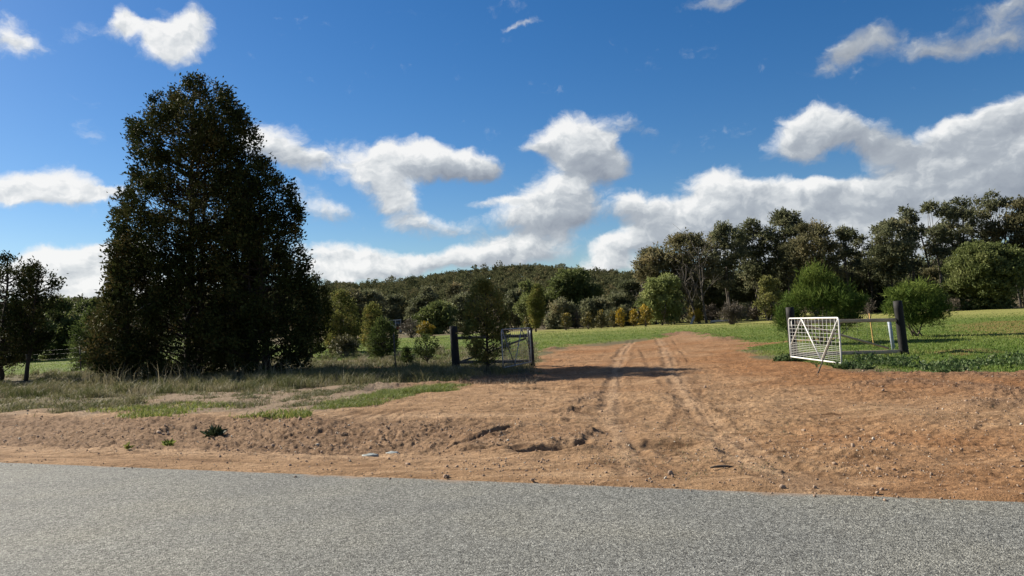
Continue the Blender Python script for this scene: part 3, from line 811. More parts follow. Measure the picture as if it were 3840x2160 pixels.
# ---------- pines at the left edge
conifer('cypress_pine', 'dark open cypress pine cut by the left edge of the photo', 32, [(645, 18, 40), (665, -30, 75), (700, -70, 105), (760, -90, 100), (830, -95, 110), (880, -80, 90), (905, -40, 60)],
        M['cypress'], 110, 26, 'cypress pines at the left edge', trunk_r=.13, lai=4.2, seed=21, sparse=lambda h, c: .8)
conifer('cypress_pine', 'slim cypress pine with a bare lower trunk beside the cut off one', 31.5, [(668, 84, 100), (690, 60, 128), (715, 50, 148), (760, 40, 135), (820, 30, 130), (880, 40, 110)],
        M['cypress'], 80, 22, 'cypress pines at the left edge', trunk_r=.09, lai=3.2, seed=22, sparse=lambda h, c: .75)
conifer('cypress_pine', 'green young cypress pine behind the wire fence left of the dark trees', 40, [(786, 222, 232), (815, 200, 255), (850, 182, 268), (890, 176, 270), (915, 190, 262)],
        M['cypress_green'], 70, 22, None, trunk_r=.07, lai=5, seed=23)

# ---------- young pines in the middle
conifer('young_cypress', 'open young cypress in front of the grey gate, trunk bare at the foot', 23.6, [(708, 1205, 1238), (735, 1178, 1262), (775, 1162, 1282), (815, 1155, 1288), (850, 1158, 1286), (885, 1172, 1275), (905, 1195, 1262)],
        M['cypress_gold'], 70, 17, None, kleaf=16, tsize=.15, L=.55, W=.26, trunk_r=.055, lai=5.4, seed=31, tone=.45, inner=.25, sparse=lambda h, c: .9)
conifer('young_cypress', 'round shouldered bronze cypress right of the dark tall trees', 47, [(735, 843, 868), (760, 824, 888), (800, 808, 906), (840, 808, 908), (868, 822, 900)],
        M['cypress_gold'], 130, 30, None, tsize=.26, trunk_r=.09, lai=7, seed=32, tone=.35)
conifer('young_cypress', 'narrow olive cypress between the bronze one and the tractor', 50, [(766, 930, 942), (790, 914, 958), (830, 905, 968), (870, 908, 965)],
        M['cypress_gold'], 80, 22, None, tsize=.25, trunk_r=.07, lai=6, seed=33, tone=.4)
conifer('young_cypress', 'dark bushy young cypress just left of the steel picket', 35, [(806, 950, 972), (825, 935, 992), (850, 925, 1004), (875, 922, 1000), (892, 932, 982)],
        M['cypress_green'], 80, 22, None, tsize=.18, trunk_r=.06, lai=5.5, seed=34, tone=.3)
conifer('young_cypress', 'knee high dark seedling pine with spreading arms right of the steel picket', 29, [(846, 1060, 1082), (862, 1040, 1106), (880, 1042, 1104), (897, 1056, 1090)],
        M['cypress_green'], 30, 12, None, kleaf=9, tsize=.12, L=.8, W=.35, trunk_r=.035, lai=3.0, seed=35, tone=.25, rise=.7)
conifer('young_cypress', 'smallest dark pine seedling close to the steel picket', 29.2, [(878, 1020, 1026), (893, 1012, 1034), (912, 1012, 1034)],
        M['cypress_green'], 26, 9, None, kleaf=9, tsize=.10, L=.8, W=.35, trunk_r=.02, lai=3.5, seed=36, tone=.25)
conifer('young_cypress', 'slender column cypress standing alone on the green paddock', 80, [(718, 1345, 1356), (745, 1332, 1366), (775, 1328, 1369), (800, 1330, 1367), (818, 1338, 1360)],
        M['cypress_gold'], 110, 24, None, tsize=.32, trunk_r=.11, lai=7, seed=37, tone=.35)
conifer('cypress_pine', 'dark pine peeping out behind the right flank of the cypress group', 42, [(700, 778, 796), (725, 750, 825), (770, 735, 838), (830, 740, 830), (880, 750, 815)],
        M['cypress'], 90, 26, None, tsize=.28, trunk_r=.1, lai=7, seed=38, tone=.35)

# ---------- gum belt behind the paddock on the right
GUMS = [
 ('gum_tree', 'leftmost gum of the belt, its small crown reaching out over the range', 1640, 92, 622, 66, 'gum_brown', 12, .34),
 ('gum_tree', 'brown domed gum right of the belt\'s leftmost tree', 1722, 90, 586, 78, 'gum_brown', 16, .38),
 ('gum_tree', 'gum with a notched crown just right of the bare dead tree', 1818, 92, 562, 60, 'gum', 13, .40),
 ('gum_tree', 'dark gum whose rounded crown stands between notched gum and highest spiky crown', 1886, 96, 552, 62, 'gum', 13, .40),
 ('gum_tree', 'gum with a spiky broken top, above the yellow green sapling', 1972, 95, 527, 66, 'gum', 15, .42),
 ('gum_tree', 'rusty brown gum right of the spiky topped one', 2040, 88, 560, 72, 'gum_brown', 16, .35),
 ('gum_tree', 'thin airy gum over the large feathery bush', 2122, 92, 574, 46, 'gum', 10, .40),
 ('gum_tree', 'low grey gum in the dip of the belt', 2172, 94, 592, 46, 'gum', 10, .35),
 ('gum_tree', 'spreading gum rising right of the dip in the belt', 2232, 88, 550, 72, 'gum', 14, .46),
 ('gum_tree', 'gum with one raised knob of leaves above the black strainer post', 2284, 92, 519, 42, 'gum', 10, .50),
 ('gum_tree', 'gum with leaning bare limbs and a sky gap under its crown', 2352, 88, 507, 52, 'gum', 10, .58),
 ('gum_tree', 'round topped gum right of the sky gap', 2408, 90, 498, 56, 'gum', 12, .55),
 ('gum_tree', 'narrow gum between the round topped one and the tallest', 2458, 92, 500, 40, 'gum', 9, .55),
 ('gum_tree', 'tallest gum of the belt with a lone tuft at its tip', 2502, 90, 481, 48, 'gum', 10, .52),
 ('gum_tree', 'bronze gum next to the tallest, at the right edge', 2556, 88, 498, 66, 'gum_brown', 14, .48),
 ('gum_tree', 'gum half outside the right edge of the photo', 2630, 88, 500, 70, 'gum', 14, .45),
]
for i, (nm, lab, x, d, yt, hw, mt, nl, cb) in enumerate(GUMS):
    gum(nm, lab, x, d, yt, hw, mt, nl + 1, cb - .05, 'gums along the far paddock edge', .5, 100 + i, stemsn=2 + i % 2, dens=9.5)
UNDER = [
 ('gum_tree', 'pale bright green gum at the front left of the belt', 1662, 84, 690, 58, 'gum_bright', 14, .12, 15),
 ('gum_tree', 'small yellow green sapling tree left of the large feathery bush', 1929, 82, 698, 36, 'gum_yellow', 10, .15, 15),
 ('gum_tree', 'reddish low gum above the round feathery bush', 2338, 82, 676, 48, 'gum_brown', 11, .15, 14),
 ('broad_tree', 'broad dense green tree with a pale trunk in front of the tallest gums', 2472, 80, 612, 98, 'gum_green', 26, .16, 14),
 ('gum_tree', 'shaded low gum filling the gap under the leftmost crowns', 1592, 96, 706, 62, 'gum', 13, .10, 13),
 ('gum_tree', 'shaded low gum behind the bare dead tree', 1770, 98, 690, 66, 'gum', 13, .10, 13),
 ('gum_tree', 'shaded low gum behind the grey thicket', 1850, 100, 680, 66, 'gum', 13, .10, 13),
 ('gum_tree', 'shaded low gum behind the yellow green sapling', 1965, 99, 670, 66, 'gum', 13, .08, 13),
 ('gum_tree', 'shaded low gum behind the large feathery bush', 2085, 97, 665, 66, 'gum', 13, .08, 13),
 ('gum_tree', 'shaded low gum behind the gap between both feathery bushes', 2195, 96, 660, 66, 'gum', 13, .06, 13),
 ('gum_tree', 'shaded low gum behind the reddish one', 2290, 97, 655, 62, 'gum', 13, .06, 13),
 ('gum_tree', 'shaded low gum left of the broad dense tree', 2385, 99, 650, 60, 'gum', 13, .06, 13),
 ('gum_tree', 'shaded low gum at the far right behind the broad dense tree', 2570, 100, 640, 66, 'gum', 12, .25, 13),
]
for i, (nm, lab, x, d, yt, hw, mt, nl, cb, dn) in enumerate(UNDER):
    gum(nm, lab, x, d, yt, hw, mt, nl, cb, 'low trees of the far paddock edge', .5 if i < 4 else .25, 200 + i, dens=dn, stemsn=2)

# ---------- trees in the middle distance
MID = [
 ('broad_tree', 'large rounded dark green tree right of the column cypress', 1432, 104, 676, 76, 'gum_green', 20, .08, 14, .35),
 ('gum_tree', 'lighter green tree left of the large rounded one', 1335, 102, 708, 48, 'gum_green', 12, .10, 14, .6),
 ('gum_tree', 'squat grey green tree right of the column cypress', 1404, 92, 754, 46, 'gum', 10, .08, 15, .6),
 ('gum_tree', 'squat grey tree below the saddle of the range', 1500, 94, 750, 52, 'gum', 11, .08, 15, .55),
 ('gum_tree', 'squat olive tree left of the belt\'s pale bright gum', 1560, 94, 742, 50, 'gum', 11, .08, 15, .4),
 ('gum_tree', 'rounded olive tree behind the grey round shrub', 1100, 96, 762, 58, 'gum_green', 14, .06, 15, .5),
 ('gum_tree', 'olive tree showing left of the open young cypress', 1160, 104, 742, 46, 'gum', 12, .08, 14, .5),
 ('gum_tree', 'tree showing right of the open young cypress', 1292, 110, 728, 46, 'gum', 12, .08, 14, .45),
 ('gum_tree', 'dark tree behind the shed roof', 985, 165, 742, 50, 'gum', 12, .08, 14, .35),
 ('gum_tree', 'olive tree above the narrow olive cypress', 925, 128, 732, 48, 'gum', 12, .08, 14, .5),
 ('gum_tree', 'brownish tree behind the bronze cypress', 880, 120, 728, 48, 'gum_brown', 12, .08, 14, .4),
 ('gum_tree', 'pale limbed gum on the slope left of the open young cypress', 1150, 150, 712, 42, 'gum_brown', 9, .4, 12, .5),
 ('gum_tree', 'gum on the foot of the range behind the rounded olive tree', 1060, 140, 722, 46, 'gum', 12, .08, 14, .45),
 ('gum_tree', 'dark bushy tree left of the young green cypress behind the fence', 150, 66, 752, 66, 'gum_green', 14, .06, 16, .25),
 ('gum_tree', 'dark tree between the left edge pines and the cypress group', 232, 70, 752, 62, 'gum_green', 14, .06, 16, .2),
 ('gum_tree', 'dark leafy tree behind the left edge pines', 50, 62, 770, 74, 'gum_green', 14, .06, 16, .2),
 ('gum_tree', 'low dark tree deep behind the foot of the cypress group', 330, 75, 770, 66, 'gum_green', 14, .06, 16, .2),
]
for i, (nm, lab, x, d, yt, hw, mt, nl, cb, dn, tn) in enumerate(MID):
    gum(nm, lab, x, d, yt, hw, mt, nl, cb, 'trees in the middle distance', tn, 300 + i, dens=dn, stemsn=2)

# bare dead trees
def dead_tree(label, xpx, depth, ytop, lean, seed, spread=1.0):
    r_ = np.random.default_rng(seed)
    b = at(xpx, depth); b[2] = gz(b[0], b[1])
    root = thing('dead_tree', b, label, 'tree', 'bare dead trees')
    H = ztop(b[0], b[1], ytop) - b[2]
    tb = MB(); bb = MB()
    main = curve(np.array([0, 0, -.2]), np.array([lean, 0, H]), (r_.normal() * .3, 0, 0), 12)
    tb.tube(main, np.linspace(.15, .02, 12), 7)
    for k in range(14):
        i = r_.integers(3, 11); p0 = main[i]
        d = np.array([r_.normal() * .8, r_.normal() * .8, .9 + r_.random()]); d /= np.linalg.norm(d)
        l = H * (.18 + .22 * r_.random()) * spread
        p1 = p0 + d * l
        bb.tube(curve(p0, p1, r_.normal(size=3) * .15, 6), np.linspace(.05, .012, 6), 5)
        for q in range(3):
            f = .4 + .5 * r_.random(); s0 = p0 * (1 - f) + p1 * f
            d2 = d + r_.normal(size=3) * .5
            bb.tube(curve(s0, s0 + d2 * l * .4, (0, 0, 0), 3), np.linspace(.022, .008, 3), 4)
    tb.build('trunk', M['gumbark'], root, True); bb.build('branches', M['gumbark'], root, True)
dead_tree('tallest bare dead tree, pale trunk before the gum belt', 1778, 84, 622, -.4, 61)
dead_tree('second bare dead tree, leaning left of the tallest dead one', 1762, 85, 668, -1.6, 62)
dead_tree('thin bare dead tree in shade left of the pale bright gum', 1600, 90, 735, .3, 63)

# ---------- shrubs
def feathery(label, xpx, depth, lobes, seed, stems_n):
    b = at(xpx, depth); b[2] = gz(b[0], b[1]); r_ = np.random.default_rng(seed); st_ = []
    extra = []
    for l in lobes:                                  # ragged plumes stand out of each lobe
        for q in range(5):
            v = r_.normal(size=3); v[2] = abs(v[2]) + .2; v /= np.linalg.norm(v)
            extra.append((l[0] + v[0] * l[3] * .85, l[1] + v[1] * l[3] * .85, l[2] + v[2] * l[4] * .85, l[3] * .30, l[4] * .36))
    for k in range(stems_n):
        l = lobes[r_.integers(len(lobes))]
        st_.append((curve(np.array([r_.normal() * .10, r_.normal() * .1, -.1]), np.array(l[:3]), (0, 0, -.08), 6), .035, .008, 6))
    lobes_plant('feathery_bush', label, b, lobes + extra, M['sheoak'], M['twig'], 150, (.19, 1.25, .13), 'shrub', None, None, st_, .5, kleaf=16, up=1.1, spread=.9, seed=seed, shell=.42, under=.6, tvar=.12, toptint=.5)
feathery('large bright green feathery bush behind the white gate', 2072, 30, [(-.05, .1, 2.45, .62, .52), (.70, -.2, 1.75, .66, .52), (-.80, -.1, 1.55, .68, .55), (.05, -.45, 1.5, .85, .65), (1.05, .15, 1.15, .52, .45),
          (-1.15, .2, .80, .55, .48), (-.40, .3, 2.0, .58, .5), (.55, .3, .80, .62, .42), (.25, .2, 2.1, .55, .45), (1.15, -.1, .75, .35, .25), (-1.35, 0, 1.15, .45, .42), (-1.2, -.3, .55, .48, .38), (1.30, 0, 1.45, .42, .36)], 47, 9)
feathery('round bright green feathery bush behind the black strainer post', 2310, 31, [(0, 0, 1.80, .62, .36), (-.62, 0, 1.50, .52, .38), (.58, .1, 1.45, .55, .38), (.92, -.1, .98, .38, .34), (-.80, .1, 1.05, .36, .30),
          (.1, -.3, 1.15, .68, .46), (.55, -.2, .72, .40, .26), (-.3, .2, .85, .4, .25), (-.45, -.15, .60, .42, .28), (.15, .2, .52, .48, .28), (.85, .1, .62, .3, .22)], 44, 7)
YEL = [(1480, 82, 788, 20, 'wattle_dull', 'dull yellow bush at the left end of the wattle row'), (1512, 84, 786, 17, 'wattle_dull', 'dull bush second from the left end of the wattle row'),
       (1544, 85, 788, 15, 'wattle_dull', 'low dull bush in the middle of the wattle row'), (1562, 82, 780, 13, 'wattle', 'small yellow bush left of the brightest wattle'),
       (1594, 84, 783, 13, 'wattle', 'smallest yellow bush touching the brightest wattle\'s left side'), (1626, 80, 772, 23, 'wattle', 'brightest and largest yellow wattle at the paddock edge'),
       (1698, 86, 770, 17, 'wattle_dull', 'olive yellow bush right of the brightest wattle'), (1742, 87, 770, 18, 'wattle_dull', 'pale yellow bush left of the bare dead trunk'),
       (1757, 84, 783, 10, 'wattle', 'tiny yellow bush beside the bare dead trunk'), (1935, 84, 785, 15, 'wattle_dull', 'low yellowish bush beneath the yellow green sapling'),
       (2412, 86, 752, 16, 'wattle_dull', 'rusty bush left under the broad dense tree'), (2522, 86, 748, 14, 'wattle_dull', 'rusty bush right under the broad dense tree'),
       (1425, 82, 790, 17, 'wattle_dull', 'olive bush right of the column cypress'), (1330, 84, 800, 16, 'wattle_dull', 'olive yellow bush left of the column cypress')]
for i, (x, d, yt, hw, mt, lab) in enumerate(YEL):
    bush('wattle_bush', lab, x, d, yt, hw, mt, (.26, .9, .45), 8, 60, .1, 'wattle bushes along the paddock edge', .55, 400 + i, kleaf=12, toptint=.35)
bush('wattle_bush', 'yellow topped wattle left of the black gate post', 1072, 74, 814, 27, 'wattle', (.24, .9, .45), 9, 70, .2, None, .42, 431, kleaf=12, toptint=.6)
bush('low_shrub', 'low spreading olive shrub below the bronze cypress', 868, 43, 848, 50, 'wattle_dull', (.18, 1.0, .3), 12, 90, .05, None, .3, 432, kleaf=12, toptint=.4)
bush('grey_shrub', 'round grey twiggy shrub beside the tractor', 1035, 82, 806, 31, 'greyshrub', (.26, 1.0, .16), 11, 60, .15, None, .5, 433, kleaf=12, stemsn=14)
bush('grey_shrub', 'wide dark grey thicket standing out on the paddock', 1842, 72, 768, 42, 'greyshrub', (.26, 1.0, .18), 14, 70, .22, None, .35, 434, kleaf=12, stemsn=20)
bush('grey_shrub', 'thin grey shrub seen between the two feathery bushes', 2186, 66, 752, 20, 'greyshrub', (.2, 1.0, .14), 8, 60, .2, None, .5, 435, kleaf=10, stemsn=12)
bush('grey_shrub', 'grey brush to the right of the round feathery bush', 2398, 78, 752, 26, 'greyshrub', (.25, 1.0, .14), 8, 50, .1, None, .55, 436, kleaf=10, stemsn=10)
UB = [(1560, 92, 770, 40), (1650, 95, 765, 34), (1680, 90, 775, 22), (1715, 92, 770, 26), (1790, 92, 768, 26), (1900, 84, 770, 30), (1880, 90, 762, 26), (1450, 92, 782, 26), (1380, 92, 790, 24), (1530, 90, 780, 22), (1960, 88, 768, 26)]
UBL = ['grey green scrub behind the dull wattles', 'dark scrub behind the brightest wattle', 'grey scrub touching the brightest wattle\'s right side', 'scrub left of the pale yellow bush', 'scrub at the foot of the bare dead tree',
       'grey brown scrub right behind the grey thicket', 'taller dark scrub behind the grey thicket', 'grey scrub at the left end of the wattle row', 'grey scrub beneath the squat grey green tree', 'grey scrub between the dull wattles', 'scrub beneath the spiky topped gum']
for i, ((x, d, yt, hw), lab) in enumerate(zip(UB, UBL)):
    bush('scrub_bush', lab, x, d, yt, hw, 'greyshrub' if i % 3 else 'gum', (.30, .95, .3), 9, 42, .05, 'scrub at the foot of the gum belt', .45, 450 + i, kleaf=10)

# ---------- the wooded range: one mass nobody could count
def build_forest():
    global rng
    rng = np.random.default_rng(77)
    n = 4300
    r = np.sqrt(rng.random(n) * (700 ** 2 - 165 ** 2) + 165 ** 2) * .999; a = np.radians(-42 + 84 * rng.random(n))
    m = 1300; r = np.concatenate([r, 640 + 75 * rng.random(m), 165 + 150 * rng.random(900)]); a = np.concatenate([a, np.radians(-42 + 84 * rng.random(m)), np.radians(-42 + 84 * rng.random(900))])
    x = r * np.sin(a); y = r * np.cos(a); z = macro(x, y)
    h = 6.0 + 4.5 * rng.random(len(r)) + (rng.random(len(r)) < .06) * 3
    C = []; O = []; S = []; T = []
    for i in range(len(r)):
        nl = 5 if r[i] < 300 else 3
        w = h[i] * (.32 + .14 * rng.random())
        tn = .45 + rng.normal() * .22
        npts = 24 if r[i] < 230 else 15 if r[i] < 380 else 10
        sz = .50 if r[i] < 230 else .75 if r[i] < 380 else 1.05
        for k in range(nl):
            aa = rng.random() * 6.28; q = rng.random()
            c = np.array([x[i] + math.cos(aa) * w * .6 * (1 - q * .6), y[i] + math.sin(aa) * w * .6 * (1 - q * .6), z[i] + h[i] * (.30 + .55 * q)])
            v = rng.normal(size=(npts, 3)); v /= np.linalg.norm(v, axis=1)[:, None]; v[:, 2] = np.where(v[:, 2] < -.2, -v[:, 2], v[:, 2])
            C.append(c + v * np.array([w * .48, w * .48, h[i] * .17]) * (.6 + .4 * rng.random((npts, 1)))); O.append(v)
            S.append(np.full(npts, sz)); T.append(tn + rng.normal() * .08 + rng.normal(size=npts) * .06)
    C = np.vstack(C); O = np.vstack(O); S = np.concatenate(S); T = np.concatenate(T)
    V, t = tufts(C, O, S, 5, 1.0, .62, .2, .9, np.clip(T, 0, 1))
    o = leaf_object('wooded_range', V, t, M['forest'], None, (0, 0, 0))
    tag(o, 'dark wooded range of bush closing the view behind the paddock', 'forest', kind='stuff')
build_forest()

# ------------------------------------------------------------------ grass and small cover (uncountable)
def blades(x, y, h, w, lean, tint, name, mat, label, cat='grass', dirs=None):
    n = len(x); z = ground_z(x, y)
    b = np.stack([x, y, z - .01], 1)
    a = rng.random(n) * 2 * math.pi if dirs is None else dirs
    sd = np.stack([np.cos(a), np.sin(a), np.zeros(n)], 1)
    la = rng.random(n) * 2 * math.pi; ln = lean * (.3 + rng.random(n))
    d = np.stack([np.cos(la) * ln, np.sin(la) * ln, np.ones(n)], 1)
    mid = b + d * np.array([.45, .45, 1]) * (h * .55)[:, None]
    tip = b + d * np.array([1.1, 1.1, .93]) * h[:, None]
    w = w[:, None] * .5
    V = np.stack([b - sd * w, b + sd * w, mid + sd * w * .8, tip, mid - sd * w * .8], 1).reshape(-1, 3)
    k5 = np.arange(n)[:, None] * 5
    o = make_mesh(name, V, [k5 + np.array([[0, 1, 2, 4]]), k5 + np.array([[4, 2, 3]])], mat, attrs={'tint': np.repeat(np.clip(tint, 0, 1), 5)})
    tag(o, label, cat, kind='stuff'); return o

def fan_points(n, d0, d1, a0, a1, power=1.0):
    u = rng.random(n); y = 1 / d0 + (1 / d1 - 1 / d0) * u ** power
    d = 1 / y; a = np.radians(a0 + (a1 - a0) * rng.random(n))
    return d * np.sin(a), d * np.cos(a)

def grass_all():
    global rng
    rng = np.random.default_rng(5)
    # short paddock grass
    x, y = fan_points(260000, 17, 75, -43, 40)
    dirt, green, pale, rough, s, t = masks(x, y)
    k = (green * (1 - dirt) > rng.random(len(x)) * .9 + .08)
    x, y = x[k], y[k]; r = np.hypot(x, y)
    pat = fbm(x * .35, y * .35, 3, 101)
    h = (.03 + .06 * rng.random(len(x))) * (.5 + pat)
    blades(x, y, h, .006 + r * .0006, .8, .46 + (pat - .5) * .9 + .16 * sst(50, 75, r) + rng.normal(size=len(x)) * .14, 'paddock_grass', M['grass'], 'short green grass covering the paddock beyond the gates')
    # rough verge tussocks on the left
    nt = 6500
    tx, ty = fan_points(nt, 13, 46, -43, 1.5, 1.0)
    s, t = st(tx, ty); dirt = masks(tx, ty)[0]
    dens = fbm(tx * .5, ty * .5, 3, 103)
    k = (dirt < .35) & (t > 4.6) & (dens + sst(6, 10, t) * .35 + rng.normal(size=nt) * .08 > .56)
    tx, ty, s, t = tx[k], ty[k], s[k], t[k]
    m = 34
    hh = (.05 + .25 * rng.random(len(tx)) ** 2.0) * (.6 + .75 * sst(6.5, 11, t))
    X = np.repeat(tx, m) + rng.normal(size=len(tx) * m) * .10; Y = np.repeat(ty, m) + rng.normal(size=len(tx) * m) * .10
    H = np.repeat(hh, m) * (.5 + .7 * rng.random(len(X))); tn = np.repeat(.15 + .62 * fbm(tx * .45, ty * .45, 3, 131) + rng.normal(size=len(tx)) * .17, m) + rng.normal(size=len(X)) * .14
    blades(X, Y, H, .003 + np.hypot(X, Y) * .0004, .75, tn, 'verge_grass', M['drygrass'], 'dry olive tussock grass on the rough verge under the trees')
    tx, ty = fan_points(420, 15, 34, -42, 0)
    s, t = st(tx, ty); k = (masks(tx, ty)[0] < .3) & (t > 6.2) & (t < 15) & (fbm(tx * .3, ty * .3, 3, 133) > .44); tx, ty = tx[k], ty[k]; m = 130
    X = np.repeat(tx, m) + rng.normal(size=len(tx) * m) * .16; Y = np.repeat(ty, m) + rng.normal(size=len(tx) * m) * .14
    H = np.repeat(.20 + .22 * rng.random(len(tx)), m) * (.4 + .8 * rng.random(len(X)))
    blades(X, Y, H, .003 + np.hypot(X, Y) * .00035, .75, np.repeat(.30 + rng.normal(size=len(tx)) * .25, m) + rng.normal(size=len(X)) * .13, 'tussock_grass', M['drygrass'], 'bigger grey green tussock clumps standing over the verge grass')
    # fine sparse cover between the tussocks
    x, y = fan_points(70000, 11.5, 30, -40, 2)
    dirt = masks(x, y)[0]; s, t = st(x, y); k = (dirt < .5) & (t > 3.6) & (fbm(x * .8, y * .8, 3, 104) + rng.normal(size=len(x)) * .12 > .47)
    x, y = x[k], y[k]
    blades(x, y, .03 + .08 * rng.random(len(x)), .010 + np.hypot(x, y) * .0006, .9, .42 + rng.normal(size=len(x)) * .22, 'short_verge_grass', M['drygrass'], 'thin short grass and litter between the verge tussocks')
    # tall seed stems before the dark trees
    n = 620
    px_ = 200 + 640 * rng.random(n); dd = 24.5 + 3.5 * rng.random(n)
    q = np.array([at(a, b) for a, b in zip(px_, dd)]); cl = fbm(q[:, 0] * .9, q[:, 1] * .3, 2, 106) > .46
    q = q[cl]
    blades(q[:, 0], q[:, 1], .45 + .5 * rng.random(len(q)), np.full(len(q), .012), .5, .75 + rng.normal(size=len(q)) * .15, 'tall_dry_grass', M['drygrass'], 'tall pale seed stems standing before the dark cypress pines')
    # lush strip on the drain bank
    LU = gp([(790, 1030), (880, 1005), (960, 985), (1060, 972), (1175, 966), (1185, 978), (1080, 988), (1000, 1005), (930, 1020), (850, 1032)])
    LP = np.array(LU); x = LP[:, 0].min() + np.ptp(LP[:, 0]) * rng.random(60000); y = LP[:, 1].min() + np.ptp(LP[:, 1]) * rng.random(60000)
    k = poly_sd(x, y, LU) + (fbm(x * 1.1, y * 1.1, 4, 107) - .5) * 1.9 + rng.normal(size=len(x)) * .12 > .05
    x, y = x[k][:15000], y[k][:15000]
    hl = (.02 + .10 * rng.random(len(x)) ** 1.5) * (.3 + 1.4 * fbm(x * 1.3, y * 1.3, 3, 141))
    blades(x, y, hl, np.full(len(x), .010), 1.0, .48 + rng.normal(size=len(x)) * .2, 'lush_grass', M['lush'], 'fresh bright green grass strip on the bank beside the driveway')
    # green and yellow patches at the far side of the drain, left
    x, y = fan_points(60000, 12, 19, -42, -15)
    s, t = st(x, y); k = (np.abs(t - 5.0) < 1.1) & (fbm(s * .6, t * 1.2, 3, 108) + rng.normal(size=len(x)) * .06 + .10 * sst(-2, 2, -x - 6) > .64)
    x, y = x[k], y[k]
    blades(x, y, .03 + .09 * rng.random(len(x)), np.full(len(x), .016), .8, .55 + rng.normal(size=len(x)) * .25, 'drain_grass', M['lush'], 'patchy yellow green grass along the top of the drain')
    GV = gp([(330, 1030), (370, 1000), (480, 985), (640, 980), (800, 968), (960, 962), (900, 985), (800, 1032)]); GP = np.array(GV)
    x = GP[:, 0].min() + np.ptp(GP[:, 0]) * rng.random(90000); y = GP[:, 1].min() + np.ptp(GP[:, 1]) * rng.random(90000)
    k = (poly_sd(x, y, GV) > -.3) & (fbm(x * 1.6, y * 1.6, 4, 151) + rng.normal(size=len(x)) * .07 > .60)
    x, y = x[k], y[k]
    blades(x, y, .02 + .09 * rng.random(len(x)) ** 2, np.full(len(x), .010), 1.1, .35 + rng.normal(size=len(x)) * .25, 'gravel_weeds', M['drygrass'], 'scattered weeds and litter on the grey gravel strip above the drain')
    x, y = fan_points(50000, 7, 24, -42, 40)
    dirt, green, pale, rough, s, t = masks(x, y)
    k = (t > .25) & (dirt > .5) & (fbm(x * .9, y * .9, 4, 152) + rng.normal(size=len(x)) * .06 > .66)
    x, y = x[k], y[k]
    blades(x, y, .008 + .03 * rng.random(len(x)) ** 2, np.full(len(x), .008), 1.6, .5 + rng.normal(size=len(x)) * .25, 'straw_litter', M['drygrass'], 'thin straw litter and dead grass pressed into the bare earth')
    # clover like weeds at the right, in front of the strainer post
    WD = [gp([(2130, 905), (2200, 892), (2290, 905), (2310, 925), (2200, 918)]), gp([(2300, 928), (2400, 905), (2470, 915), (2450, 930), (2360, 936)]),
          gp([(2480, 905), (2576, 890), (2700, 890), (2700, 935), (2540, 932)]), gp([(2090, 925), (2140, 920), (2170, 930), (2120, 936)]),
          gp([(1960, 898), (2010, 896), (2040, 908), (1980, 910)])]
    xs = []; ys = []
    for w in WD:
        q = np.array(w); a = q[:, 0].min() + np.ptp(q[:, 0]) * rng.random(1600); b = q[:, 1].min() + np.ptp(q[:, 1]) * rng.random(1600)
        kk = poly_sd(a, b, w) + (fbm(a * 1.6, b * 1.6, 3, 109) - .5) * 2.2 > .1
        xs.append(a[kk][:260]); ys.append(b[kk][:260])
    x = np.concatenate(xs); y = np.concatenate(ys); z = ground_z(x, y)
    V, tt = tufts(np.stack([x, y, z + .02], 1), np.tile([0, 0, .5], (len(x), 1)), .10, 7, .75, .5, .5, .9)
    o = leaf_object('clover_weeds', V, tt, M['weed'], None, (0, 0, 0)); tag(o, 'broad leaved green weeds at the edge of the bare earth near the strainer post', 'weeds', kind='stuff')
    # dry root tangle below the open young cypress
    n = 4200
    px_ = 1150 + 200 * rng.random(n); py_ = 930 + 34 * rng.random(n)
    q = np.array([G(a, b) for a, b in zip(px_, py_)])
    blades(q[:, 0], q[:, 1], .03 + .15 * rng.random(n) ** 1.5, np.full(n, .007), 1.8, .45 + rng.normal(size=n) * .3, 'root_tangle', M['greyshrub'], 'brown tangle of dry stems and roots at the foot of the open young cypress', 'dry stems')
    # dark long grass in the tree's shade
    n = 9000
    px_ = 780 + 400 * rng.random(n); py_ = 915 + 45 * rng.random(n)
    q = np.array([G(a, b) for a, b in zip(px_, py_)])
    blades(q[:, 0], q[:, 1], .07 + .16 * rng.random(n), np.full(n, .014), .9, .3 + rng.normal(size=n) * .2, 'shaded_grass', M['drygrass'], 'longer grass in the shade in front of the steel picket')
grass_all()

